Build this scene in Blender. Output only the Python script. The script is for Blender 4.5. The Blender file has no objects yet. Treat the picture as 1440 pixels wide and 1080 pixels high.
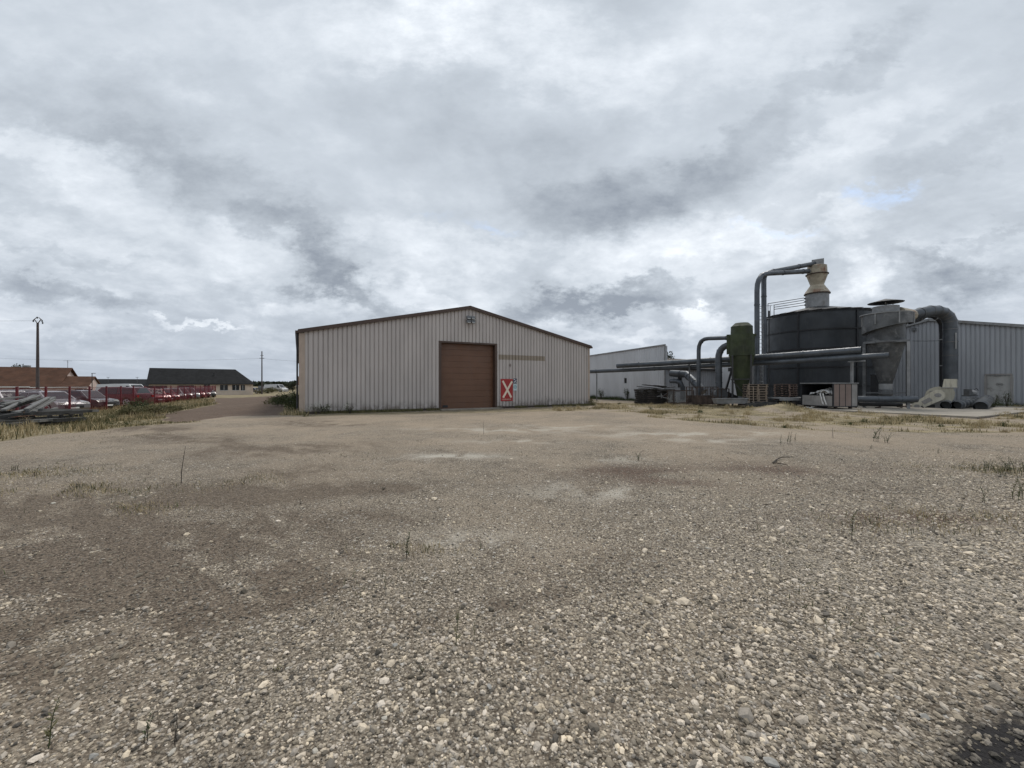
EXPO=0.53;SKYK=0.87
import bpy, math, random
import numpy as np
from mathutils import Vector, Matrix
R=math.radians; PI=math.pi
random.seed(7); RNG=np.random.default_rng(7)
S=bpy.context.scene; C=S.collection
F=572.0; HY=541.0; CAMZ=1.6
TH=R(27.7); AX=Vector((math.cos(TH),math.sin(TH),0)); BX=Vector((-math.sin(TH),math.cos(TH),0))
def P(x,y,Z): return Vector(((x-720)/F*Z, Z, CAMZ-(y-HY)/F*Z))
# ---------- value noise (numpy) ----------
def _h(ix,iy,s):
    v=np.sin(ix*127.1+iy*311.7+s*74.7)*43758.5453
    return v-np.floor(v)
def vn(x,y,s=0):
    ix=np.floor(x);iy=np.floor(y);fx=x-ix;fy=y-iy
    fx=fx*fx*(3-2*fx);fy=fy*fy*(3-2*fy)
    a=_h(ix,iy,s);b=_h(ix+1,iy,s);c=_h(ix,iy+1,s);d=_h(ix+1,iy+1,s)
    return (a+(b-a)*fx)*(1-fy)+(c+(d-c)*fx)*fy
def fbm(x,y,s=0,o=4):
    t=0;a=.5;n=0
    for i in range(o):
        t=t+a*vn(x*2**i,y*2**i,s+i*3.1);n+=a;a*=.5
    return t/n
def ss(a,b,x):
    t=np.clip((x-a)/(b-a),0,1); return t*t*(3-2*t)
W0=Vector((-11.63,22.3,0))
def gz(X,Y):
    X=np.asarray(X,float);Y=np.asarray(Y,float)
    uL=(X-W0.x)*AX.x+(Y-W0.y)*AX.y
    left=1-ss(-9,-1.5,uL)
    d=left*(.28*ss(14,30,Y)+.25*ss(60,90,Y))
    far=ss(70,160,Y)*(1-left)*.4
    near=1-ss(18,30,Y)
    bump=near*(fbm(X*.5,Y*.5,3,4)-.5)*.09+(fbm(X*.12,Y*.12,9,3)-.5)*.14*ss(3,10,Y)*(1-ss(20,40,Y))
    m=.42*np.exp(-(((X-16.6)/1.7)**2+((Y-25.3)/.9)**2))*(.8+.4*vn(X*2,Y*2,5))
    return -d-far+bump+m
def g(x,y): return float(gz(x,y))
# ---------- scene helpers ----------
class MB:
    def __init__(s): s.v=[];s.f=[];s.c=None
    def add(s,vs,fs):
        n=len(s.v); s.v+= [tuple(v) for v in vs]; s.f+=[tuple(i+n for i in f) for f in fs]; return s
    def box(s,c,d,rot=None):
        c=Vector(c);vs=[]
        for x in(-.5,.5):
            for y in(-.5,.5):
                for z in(-.5,.5):
                    v=Vector((x*d[0],y*d[1],z*d[2]))
                    if rot is not None: v=rot@v
                    vs.append(c+v)
        return s.add(vs,[(0,1,3,2),(4,6,7,5),(0,4,5,1),(2,3,7,6),(0,2,6,4),(1,5,7,3)])
    def beam(s,a,b,w,h,up=(0,0,1)):
        a=Vector(a);b=Vector(b);d=(b-a).normalized();u=Vector(up)
        if abs(d.dot(u))>.98:u=Vector((0,1,0))
        sd=d.cross(u).normalized();u=sd.cross(d)
        vs=[p+sd*(i*w/2)+u*(j*h/2) for p in(a,b) for i,j in((-1,-1),(1,-1),(1,1),(-1,1))]
        return s.add(vs,[(3,2,1,0),(4,5,6,7),(0,1,5,4),(1,2,6,5),(2,3,7,6),(3,0,4,7)])
    def tube(s,pts,r,n=14,caps=True,scale=None):
        pts=[Vector(p) for p in pts];m=len(pts)
        rs=r if isinstance(r,(list,tuple)) else [r]*m
        t=(pts[1]-pts[0]).normalized();up=Vector((0,0,1)) if abs(t.z)<.9 else Vector((1,0,0))
        nrm=(up-t*up.dot(t)).normalized();vs=[]
        for i in range(m):
            if i==0:T=pts[1]-pts[0]
            elif i==m-1:T=pts[-1]-pts[-2]
            else:T=(pts[i+1]-pts[i]).normalized()+(pts[i]-pts[i-1]).normalized()
            T.normalize();nrm=(nrm-T*nrm.dot(T)).normalized();bn=T.cross(nrm)
            k=1
            if 0<i<m-1:
                c=(pts[i+1]-pts[i]).normalized().dot(T);k=1/max(c,.5)
            for j in range(n):
                a=2*PI*j/n;vs.append(pts[i]+(nrm*math.cos(a)+bn*math.sin(a))*rs[i])
        fs=[(i*n+j,i*n+(j+1)%n,(i+1)*n+(j+1)%n,(i+1)*n+j) for i in range(m-1) for j in range(n)]
        if caps: fs+=[tuple(range(n-1,-1,-1)),tuple((m-1)*n+j for j in range(n))]
        return s.add(vs,fs)
    def pipe(s,pts,r,n=18,th=.012):
        pts=[Vector(p) for p in pts]
        s.tube(pts,r,n,False); k=len(s.v)
        inner=MB().tube(pts,r-th,n,False)
        s.add(inner.v,[tuple(reversed(f)) for f in inner.f])
        m=len(pts); o0=k-m*n
        for j in range(n):
            j2=(j+1)%n
            s.f.append((o0+j2,o0+j,k+j,k+j2))
            e=(m-1)*n
            s.f.append((o0+e+j,o0+e+j2,k+e+j2,k+e+j))
        return s
    def lathe(s,prof,n=32,c=(0,0),cap0=True,cap1=True,ph=0):
        vs=[(c[0]+r*math.cos(2*PI*j/n+ph),c[1]+r*math.sin(2*PI*j/n+ph),z) for r,z in prof for j in range(n)]
        m=len(prof)
        fs=[(i*n+j,i*n+(j+1)%n,(i+1)*n+(j+1)%n,(i+1)*n+j) for i in range(m-1) for j in range(n)]
        if cap0: fs.append(tuple(range(n-1,-1,-1)))
        if cap1: fs.append(tuple((m-1)*n+j for j in range(n)))
        return s.add(vs,fs)
    def prism(s,poly,y0,y1,plane='xz',inset=0):
        n=len(poly)
        def q(a,b,k): return (a,k,b) if plane=='xz' else ((a,b,k) if plane=='xy' else (k,a,b))
        vs=[q(a,b,y0) for a,b in poly]+[q(a,b,y1) for a,b in poly]
        fs=[tuple(range(n)),tuple(range(2*n-1,n-1,-1))]+[(i,i+n,(i+1)%n+n,(i+1)%n) for i in range(n)]
        return s.add(vs,fs)
    def build(s,name,mat,parent=None,loc=None,rz=None,smooth=None,fix=True):
        me=bpy.data.meshes.new(name);me.from_pydata(s.v,[],s.f);me.validate();me.update()
        if fix:
            import bmesh
            bm=bmesh.new();bm.from_mesh(me);bmesh.ops.recalc_face_normals(bm,faces=bm.faces);bm.to_mesh(me);bm.free()
        if smooth:
            me.polygons.foreach_set('use_smooth',[True]*len(me.polygons));me.set_sharp_from_angle(angle=R(smooth))
        me.materials.append(mat)
        o=bpy.data.objects.new(name,me);C.objects.link(o)
        if parent:o.parent=parent
        if loc is not None:o.location=loc
        if rz is not None:o.rotation_euler=(0,0,rz)
        return o
def npmesh(name,V,Fc,mat,colors=None,smooth=False,cname='col'):
    me=bpy.data.meshes.new(name);V=np.asarray(V,np.float32);Fc=np.asarray(Fc,np.int32)
    k=Fc.shape[1];me.vertices.add(len(V));me.vertices.foreach_set('co',V.ravel())
    me.loops.add(Fc.size);me.loops.foreach_set('vertex_index',Fc.ravel())
    me.polygons.add(len(Fc));me.polygons.foreach_set('loop_start',np.arange(0,Fc.size,k,dtype=np.int32))
    me.polygons.foreach_set('loop_total',np.full(len(Fc),k,np.int32))
    me.polygons.foreach_set('use_smooth',np.full(len(Fc),smooth))
    me.update(calc_edges=True)
    if colors is not None:
        a=me.color_attributes.new(cname,'FLOAT_COLOR','POINT')
        c=np.ones((len(V),4),np.float32);c[:,:colors.shape[1]]=colors
        a.data.foreach_set('color',c.ravel())
    me.materials.append(mat);o=bpy.data.objects.new(name,me);C.objects.link(o);return o
def T(o,label=None,cat=None,group=None,kind=None):
    if label:o['label']=label
    if cat:o['category']=cat
    if group:o['group']=group
    if kind:o['kind']=kind
    return o
def E(name,loc,rz,label,cat,group=None):
    o=bpy.data.objects.new(name,None);o.empty_display_size=.1;C.objects.link(o)
    o.location=loc;o.rotation_euler=(0,0,rz);return T(o,label,cat,group)
# ---------- node expression helper ----------
class X:
    def __init__(s,nt,o): s.nt=nt;s.o=o
    def _m(s,op,*a,clamp=False):
        n=s.nt.nodes.new('ShaderNodeMath');n.operation=op;n.use_clamp=clamp
        for i,b in enumerate((s,)+a):
            if isinstance(b,X): s.nt.links.new(b.o,n.inputs[i])
            else: n.inputs[i].default_value=b
        return X(s.nt,n.outputs[0])
    def __add__(s,b): return s._m('ADD',b)
    __radd__=__add__
    def __sub__(s,b): return s._m('SUBTRACT',b)
    def __rsub__(s,b): return s._m('MULTIPLY',-1.0)+b
    def __mul__(s,b): return s._m('MULTIPLY',b)
    __rmul__=__mul__
    def __truediv__(s,b): return s._m('DIVIDE',b)
    def pw(s,b): return s._m('POWER',b)
    def mx(s,b): return s._m('MAXIMUM',b)
    def mn(s,b): return s._m('MINIMUM',b)
    def gt(s,b): return s._m('GREATER_THAN',b)
    def lt(s,b): return s._m('LESS_THAN',b)
    def sin(s): return s._m('SINE')
    def exp(s): return s._m('EXPONENT')
    def abs(s): return s._m('ABSOLUTE')
    def clamp(s): return s._m('ADD',0.0,clamp=True)
    def ramp(s,a,b,smooth=True):
        n=s.nt.nodes.new('ShaderNodeMapRange');n.interpolation_type='SMOOTHSTEP' if smooth else 'LINEAR'
        s.nt.links.new(s.o,n.inputs[0]);n.inputs[1].default_value=a;n.inputs[2].default_value=b
        return X(s.nt,n.outputs[0])
def comb(nt,x,y,z=0.0):
    n=nt.nodes.new('ShaderNodeCombineXYZ')
    for i,b in enumerate((x,y,z)):
        if isinstance(b,X): nt.links.new(b.o,n.inputs[i])
        else:n.inputs[i].default_value=b
    return n.outputs[0]
def sep(nt,o):
    n=nt.nodes.new('ShaderNodeSeparateXYZ');nt.links.new(o,n.inputs[0]);return [X(nt,n.outputs[i]) for i in range(3)]
def noise(nt,vec,scale,detail=4,rough=.55,dist=0,color=False):
    n=nt.nodes.new('ShaderNodeTexNoise');nt.links.new(vec,n.inputs['Vector'])
    n.inputs['Scale'].default_value=scale;n.inputs['Detail'].default_value=detail
    n.inputs['Roughness'].default_value=rough;n.inputs['Distortion'].default_value=dist
    return n.outputs['Color'] if color else X(nt,n.outputs[0])
def voro(nt,vec,scale,out='Color',feature='F1'):
    n=nt.nodes.new('ShaderNodeTexVoronoi');n.feature=feature;nt.links.new(vec,n.inputs['Vector'])
    n.inputs['Scale'].default_value=scale;return n.outputs[out]
def cmix(nt,f,a,b,mode='MIX'):
    n=nt.nodes.new('ShaderNodeMix');n.data_type='RGBA';n.blend_type=mode
    if isinstance(f,X): nt.links.new(f.o,n.inputs[0])
    else:n.inputs[0].default_value=f
    for i,c in((6,a),(7,b)):
        if isinstance(c,(tuple,list)): n.inputs[i].default_value=(*c,1)
        else: nt.links.new(c.o if isinstance(c,X) else c,n.inputs[i])
    return n.outputs[2]
def newmat(name):
    m=bpy.data.materials.new(name);m.use_nodes=True;nt=m.node_tree
    b=nt.nodes['Principled BSDF'];return m,nt,b
def bump(nt,b,h,strength=.3,dist=.01):
    n=nt.nodes.new('ShaderNodeBump');nt.links.new(h.o,n.inputs['Height']);n.inputs['Strength'].default_value=strength
    n.inputs['Distance'].default_value=dist;nt.links.new(n.outputs[0],b.inputs['Normal'])
def mat(name,col,rough=.6,metal=0,var=.25,scale=1.5,dirt=None,dirt_amt=.5,streak=False,bmp=0,fine=0,coat=0):
    """base colour with large blotches, optional dirt colour in irregular patches/vertical streaks"""
    m,nt,b=newmat(name);tc=nt.nodes.new('ShaderNodeTexCoord').outputs['Object']
    n1=noise(nt,tc,scale,6,.6)
    lo=tuple(c*(1-var) for c in col);hi=tuple(min(1,c*(1+var)) for c in col)
    c=cmix(nt,n1.ramp(.3,.7),lo,hi)
    if dirt:
        x,y,z=sep(nt,tc)
        vec=comb(nt,x*6,y*6,z*.5) if streak else tc
        n2=noise(nt,vec,1.3,6,.65,.3)
        c=cmix(nt,n2.ramp(.5,.72)*dirt_amt,c,dirt)
    if fine:
        n3=noise(nt,tc,fine,3,.7)
        c=cmix(nt,n3.ramp(.2,.8)*.35,c,tuple(q*.6 for q in col))
    nt.links.new(c,b.inputs['Base Color'])
    r=noise(nt,tc,scale*3,3).ramp(.2,.8)*.25+(rough-.12)
    nt.links.new(r.clamp().o,b.inputs['Roughness']);b.inputs['Metallic'].default_value=metal
    if coat:b.inputs['Coat Weight'].default_value=coat
    if bmp: bump(nt,b,noise(nt,tc,25 if not fine else fine,4),bmp,.01)
    return m
# ---------- camera ----------
cd=bpy.data.cameras.new('camera');cam=bpy.data.objects.new('camera',cd);C.objects.link(cam)
cam.location=(0,0,CAMZ);cam.rotation_euler=(R(90),0,0);cd.sensor_width=36;cd.lens=36*F/1440
cd.shift_y=1/1440;cd.clip_end=9000;cd.clip_start=.05;S.camera=cam
S.view_settings.view_transform='Standard';S.view_settings.look='None';S.view_settings.exposure=EXPO
# ---------- sun ----------
SUN_EL,SUN_AZ=R(58),R(25)   # azimuth from +Y towards +X
sd=bpy.data.lights.new('sun','SUN');sd.energy=1.5;sd.angle=R(18);sd.color=(1,.945,.87)
so=bpy.data.objects.new('sun',sd);C.objects.link(so)
dirv=Vector((math.sin(SUN_AZ)*math.cos(SUN_EL),math.cos(SUN_AZ)*math.cos(SUN_EL),math.sin(SUN_EL)))
so.rotation_euler=dirv.to_track_quat('Z','Y').to_euler();so.location=(0,0,60)
# ---------- sky ----------
w=bpy.data.worlds.new('World');S.world=w;w.use_nodes=True;nt=w.node_tree
for n in list(nt.nodes):nt.nodes.remove(n)
sky=nt.nodes.new('ShaderNodeTexSky');sky.sky_type='NISHITA';sky.sun_disc=False
sky.sun_elevation=SUN_EL;sky.sun_rotation=SUN_AZ
tc=nt.nodes.new('ShaderNodeTexCoord').outputs['Generated']
dx,dy,dz=sep(nt,tc)
zc=dz.mx(0.0)+.13
px=dx/zc;py=dy/zc
yy=dy.mx(.06)
u0=dx/yy;v0=dz/yy
front=dy.ramp(.05,.2)
wx,wy,wz=sep(nt,noise(nt,comb(nt,u0,v0*1.3,px*.15),2.1,2,.5,0,True))
w2x,w2y,w2z=sep(nt,noise(nt,comb(nt,u0,v0*1.7,3.0),8.5,6,.66,0,True))
u=u0+(wx-.5)*.30+(w2x-.5)*.24
v=v0+(wy-.5)*.22+(w2y-.5)*.19
uv=comb(nt,u,v,0.0)
def blob(x,y,rx,ry,ang=0):
    """cloud mass centred on the sky direction seen at photo pixel x,y; ang = tilt, clockwise down"""
    n=nt.nodes.new('ShaderNodeMapping');n.vector_type='TEXTURE';nt.links.new(uv,n.inputs[0])
    n.inputs[1].default_value=((x-720)/F,(HY-y)/F,0);n.inputs[2].default_value=(0,0,-R(ang));n.inputs[3].default_value=(rx/F,ry/F,1)
    d=nt.nodes.new('ShaderNodeVectorMath');d.operation='DOT_PRODUCT';nt.links.new(n.outputs[0],d.inputs[0]);nt.links.new(n.outputs[0],d.inputs[1])
    q=nt.nodes.new('ShaderNodeMath');q.operation='POWER';q.inputs[0].default_value=.3679;nt.links.new((X(nt,d.outputs['Value']).pw(1.7)).o,q.inputs[1])
    return X(nt,q.outputs[0])
base=noise(nt,comb(nt,px+(wx-.5)*.5,py*.55,1.7),.85,5,.55)
fine=noise(nt,comb(nt,px+w2x*.12,py*.7,6.0),3.4,4,.62)
puff=noise(nt,comb(nt,u0+(wx-.5)*.25,v0*2.1+w2y*.05,9.0),5.0,7,.62)
hor=1-dz.ramp(.05,.45)
bl=[ # x,y,rx,ry,ang,amount  (dark < 0 < light)
 (175,165,230,60,12,-.16),(290,262,190,38,22,-.22),(400,325,100,20,22,-.22),(470,392,72,26,36,-.46),(535,432,70,17,26,-.30),
 (80,405,130,20,14,-.42),(30,300,150,34,10,-.12),(850,290,160,48,-16,-.28),(760,255,130,50,16,-.12),(1010,255,150,42,-30,-.22),(1150,110,190,24,-36,-.20),
 (770,432,130,20,-8,-.50),(900,412,110,18,2,-.40),(1375,390,75,30,14,-.50),(1300,352,50,14,12,-.25),(1350,215,110,22,-24,-.14),(1400,330,70,10,-20,-.15),
 (650,150,240,50,8,-.08),(330,400,60,20,12,-.15),(720,465,60,9,0,-.15),(110,350,100,10,14,-.12),
 (690,40,190,80,5,.26),(850,120,150,60,-15,.16),(1080,60,110,40,-30,.12),(60,215,130,26,16,.14),(520,340,140,22,12,.13),
 (860,350,260,22,-6,.12),(985,445,38,12,0,.36),(880,464,140,10,0,.18),(1230,385,60,30,36,.26),(420,425,60,14,14,.16),(265,468,60,7,5,.40),
 (1100,330,170,20,-12,.14),(500,50,200,60,0,.10),(1200,190,150,30,-30,.12),(600,420,70,16,30,.14),(130,480,120,8,2,.12)]
S_=None
for x,y,rx,ry,a,am in bl:
    q=blob(x,y,rx,ry,a)
    if S_ is None: S_=q*am
    else:
        n=nt.nodes.new('ShaderNodeMath');n.operation='MULTIPLY_ADD';nt.links.new(q.o,n.inputs[0]);n.inputs[1].default_value=am;nt.links.new(S_.o,n.inputs[2]);S_=X(nt,n.outputs[0])
t=(base-.5)*.85+(fine-.5)*.46+(puff-.5)*(hor*.95+.24)+.60+S_*front
# textured edges: cloud masses break up where they are thin
t=t+(S_.abs()*(w2z-.5))*1.7*front+(w2z-.5)*.10
tt=t.clamp()
cr=nt.nodes.new('ShaderNodeValToRGB');nt.links.new(tt.o,cr.inputs[0])
e=cr.color_ramp.elements
e[0].position=.0;e[0].color=(.25,.283,.332,1);e[1].position=1;e[1].color=(.85,.89,.93,1)
for p_,c_ in((.28,(.362,.402,.452,1)),(.55,(.485,.532,.588,1)),(.78,(.655,.70,.755,1))):
    q=e.new(p_);q.color=c_
# toward the horizon the cloud deck is seen through more air and reads bluer and greyer
ccol=cmix(nt,(1-dz.ramp(-.02,.26))*.60,cr.outputs[0],(.362,.408,.48))
bgc=nt.nodes.new('ShaderNodeBackground');nt.links.new(ccol,bgc.inputs[0]);bgc.inputs[1].default_value=SKYK
bgs=nt.nodes.new('ShaderNodeBackground');nt.links.new(sky.outputs[0],bgs.inputs[0]);bgs.inputs[1].default_value=.12
gap=((blob(1238,286,52,11,-6)*1.0+blob(1090,322,60,7,-4)*.6+blob(650,330,60,8,6)*.4)*(fine-.25).ramp(.05,.35)*front)._m('MULTIPLY',.9,clamp=True)
ms=nt.nodes.new('ShaderNodeMixShader');nt.links.new(gap.o,ms.inputs[0]);nt.links.new(bgc.outputs[0],ms.inputs[1]);nt.links.new(bgs.outputs[0],ms.inputs[2])
wo=nt.nodes.new('ShaderNodeOutputWorld');nt.links.new(ms.outputs[0],wo.inputs[0])
w.cycles.sampling_method='MANUAL';w.cycles.sample_map_resolution=256
# ---------- ground ----------
def poly_mask(poly,X_,Y_,soft=None):
    """inside test of ground polygon given as photo-plane ground corners"""
    pts=[( (x-720)/F*(CAMZ*F/(y-HY)), CAMZ*F/(y-HY)) for x,y in poly]
    ins=np.zeros(X_.shape,bool);n=len(pts)
    for i in range(n):
        x1,y1=pts[i];x2,y2=pts[(i+1)%n]
        c=((y1>Y_)!=(y2>Y_))&(X_<(x2-x1)*(Y_-y1)/((y2-y1) if y2!=y1 else 1e-9)+x1)
        ins^=c
    return ins.astype(float)
def G(x,y):
    Z=CAMZ*F/(y-HY);return ((x-720)/F*Z,Z)
def ell(X_,Y_,x,y,rx,ry,rot=0):
    cx,cy=G(x,y);ca,sa=math.cos(R(rot)),math.sin(R(rot));a=X_-cx;b=Y_-cy
    return np.exp(-(((a*ca+b*sa)/rx)**2+((-a*sa+b*ca)/ry)**2))
def masks(X_,Y_):
    wob=(fbm(X_*.35,Y_*.35,21,4)-.5);wob2=(fbm(X_*.35+50,Y_*.35,22,4)-.5)
    Xw=X_+wob*2.2*ss(3,12,Y_);Yw=Y_+wob2*3.0*ss(3,12,Y_)
    GR=poly_mask([(-1100,640),(-300,640),(0,620),(120,609),(245,596),(262,585),(300,570),(430,562),(430,552),(200,551),(-2500,551)],Xw,Yw)
    TR=poly_mask([(232,597),(330,585),(428,583),(428,566),(440,556),(300,557),(300,566),(215,580)],X_+wob*.8,Y_+wob2*1.2)
    GR=np.maximum(GR*(1-TR),0)
    GR2=poly_mask([(838,577),(915,584),(985,593),(1100,602),(1300,607),(1500,613),(3200,640),(3200,570),(1440,569),(1380,590),(1130,576),(1060,570),(900,566),(838,567)],Xw,Yw)
    GR3=poly_mask([(424,586),(560,582),(830,577),(830,571),(700,575.2),(560,579),(424,582)],X_,Y_+wob*.5)
    GR4=poly_mask([(395,584),(426,584),(426,555),(408,556)],X_+wob*.4,Y_)
    gf=fbm(X_*.9,Y_*.9,31,4)
    grass=np.clip(np.maximum.reduce([GR*1.0,GR2*ss(.36,.5,gf),GR3*.7,GR4]),0,1)
    white=np.clip(sum(ell(X_,Y_,*a) for a in[(730,622,1.6,.5),(650,644,1.1,.35),(930,612,2.2,.8),(800,600,3.0,.8),(870,650,.8,.3),(800,690,.7,.5),(880,695,.6,.3),(620,642,.8,.3),(1000,620,1.6,.5),(1330,790,1.4,.9),(1050,610,2,.5),(640,760,.8,.3),(700,606,3,.8)])*ss(.42,.66,fbm(X_*2.6,Y_*2.2,41,5))*.62,0,1)
    dark=sum(k*ell(X_,Y_,*a) for k,a in[(.9,(260,880,.9,.16,35)),(.9,(150,800,1.6,.3,25)),(.8,(60,870,1.0,.25,30)),(.8,(230,770,1.2,.3,30)),(.9,(310,740,.7,.25,30)),(.7,(480,690,1.5,.4,15)),(.6,(700,850,.8,.12,20)),(1,(30,800,2.2,1.0,-8)),(.9,(180,840,1.2,.35,30)),(.8,(320,700,1.2,.6,20)),(.7,(150,700,2.2,.8,10)),(.6,(520,730,.6,.35)),(.5,(540,690,.6,.3)),(.7,(430,665,.8,.5)),(.6,(60,950,.5,.3)),(.35,(850,790,.9,.3,20)),(.4,(1230,690,1,.5))])
    # wheel ruts sweeping from the lower left towards the barn
    r=np.hypot(X_+1.5,Y_-26);ph=r*1.15+fbm(X_*.3,Y_*.3,51,3)*2.6
    rut=np.clip(np.sin(ph)*.5+.5,0,1)**2*ss(-.5,-7,X_)*(1-ss(15,21,Y_))
    dark=dark+rut*.9*ss(.38,.62,fbm(X_*.6,Y_*.6,52,4))+TR*.0
    sx=X_*.8-Y_*.6;sy=X_*.6+Y_*.8
    dark=dark*(.12+1.05*ss(.28,.78,fbm(sx*1.3+sy*.2,sy*5.5,61,5))+.5*ss(.35,.65,fbm(X_*7,Y_*7,63,3)))+.22*ss(-.2,-1.2,X_/np.maximum(Y_,1))*(1-ss(7,12,Y_))*ss(.3,.7,fbm(sx*1.1,sy*4,64,4))
    mud=ell(X_,Y_,1570,1130,.95,.48,25)
    brown=TR*(.75+.5*fbm(X_*.5,Y_*.9,71,3))+.9*sum(ell(X_,Y_,*a) for a in[(960,680,1.6,.5),(1100,660,1.8,.6),(1290,730,1.3,.35),(880,665,1.3,.4)])*ss(.3,.6,fbm(X_,Y_,73,4))
    return grass,np.clip(white,0,1),np.clip(dark,0,1.3),np.clip(brown,0,1),np.clip(mud,0,1)
NA=721
ang=np.linspace(0,2*PI,NA)[:-1]
# angular density higher to the front
rad=[.25]
while rad[-1]<4200: rad.append(rad[-1]*1.0135+ .006)
rad=np.array(rad)
AA,RR=np.meshgrid(ang,rad);GX=(RR*np.cos(AA));GY=(RR*np.sin(AA));GZ=gz(GX,GY)
nr,na=GX.shape
V=np.stack([GX,GY,GZ],-1).reshape(-1,3);V=np.vstack([V,[[0,0,float(gz(0,0))]]])
i,j=np.meshgrid(np.arange(nr-1),np.arange(na),indexing='ij');j2=(j+1)%na
Q=np.stack([i*na+j,(i+1)*na+j,(i+1)*na+j2,i*na+j2],-1).reshape(-1,4)[:, ::-1]
mg,mw,md,mb,mm=masks(GX,GY)
col=np.stack([mg,mw,md,mb],-1).reshape(-1,4);col=np.vstack([col,[[0,0,0,0]]])
m,nt,b=newmat('gravel_ground')
tc=nt.nodes.new('ShaderNodeTexCoord').outputs['Object'];x,y,z=sep(nt,tc)
at=nt.nodes.new('ShaderNodeAttribute');at.attribute_name='col'
ag,aw,ad=sep(nt,at.outputs['Vector']);ab=X(nt,at.outputs['Alpha'])
at2=nt.nodes.new('ShaderNodeAttribute');at2.attribute_name='mud';am=X(nt,at2.outputs['Fac'])
flat=comb(nt,x,y,0.0)
big=noise(nt,flat,.35,6,.6);mid=noise(nt,flat,2.2,6,.65,.3);fin=noise(nt,flat,14,5,.7)
stx,_,_=sep(nt,voro(nt,flat,62));st2,_,_=sep(nt,voro(nt,flat,24));st3,_,_=sep(nt,voro(nt,flat,140))
ed=X(nt,voro(nt,flat,62,'Distance'));ed2=X(nt,voro(nt,flat,24,'Distance'))
stone=cmix(nt,(stx*.55+st3*.25+(mid-.5)*.9+.06).clamp(),(.050,.037,.026),(.50,.435,.345))
peb=cmix(nt,st2.ramp(.82,.9)*(1-ed2.ramp(.25,.5)),stone,(.56,.53,.48))
c=cmix(nt,(1-ed.ramp(.25,.75))*0+ed.ramp(.40,.8)*.65,peb,(.045,.033,.023))
sand=cmix(nt,fin.ramp(.25,.75),(.235,.181,.128),(.49,.405,.305))
sandf=(big.ramp(.36,.62)*.65+y.ramp(5,16)*.6-.25+(mid-.5)*.7).clamp()
c=cmix(nt,sandf*.70,c,sand)
c=cmix(nt,((mid-.5)*1.9+(fin-.5)*.7+ad*1.25).clamp()*.85,c,cmix(nt,stx,(.052,.039,.029),(.20,.158,.118)))
c=cmix(nt,(ab+(mid-.5)*1.2*ab+(fin-.5)*.5*ab).clamp()*.88,c,cmix(nt,fin.ramp(.3,.7),(.045,.030,.024),(.155,.105,.078)))
c=cmix(nt,(aw*1.1+(fin-.5)*1.6*aw).clamp()*.75,c,(.50,.465,.40))
gn=noise(nt,flat,1.1,6,.7);gc=cmix(nt,gn.ramp(.38,.62),(.12,.105,.06),(.33,.275,.17))
gc=cmix(nt,fin.ramp(.3,.8)*.6,gc,(.24,.19,.12))
# beyond the yard: open field
fld=y._m('ABSOLUTE').mx(x.abs()).ramp(60,90)
gfac=(ag+(mid-.5)*1.4*ag).clamp().mx(fld)
c=cmix(nt,gfac,c,gc)
c=cmix(nt,(am+(mid-.5)*1.6*am.ramp(0,.6)).ramp(.35,.6),c,(.028,.026,.026))
nt.links.new(c,b.inputs['Base Color']);b.inputs['Roughness'].default_value=.95;b.inputs['Specular IOR Level'].default_value=.2
bump(nt,b,(1-ed)*.6+(1-ed2)*.5+fin*1.2+mid*2.0,.9,.02)
gnd=npmesh('ground',V,Q,m,col,True)
a=gnd.data.attributes.new('mud','FLOAT','POINT');a.data.foreach_set('value',np.append(mm.ravel(),0).astype(np.float32))
fan=[(k,(k+1)%na,len(V)-1) for k in range(na)]
T(gnd,kind='structure')
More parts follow.
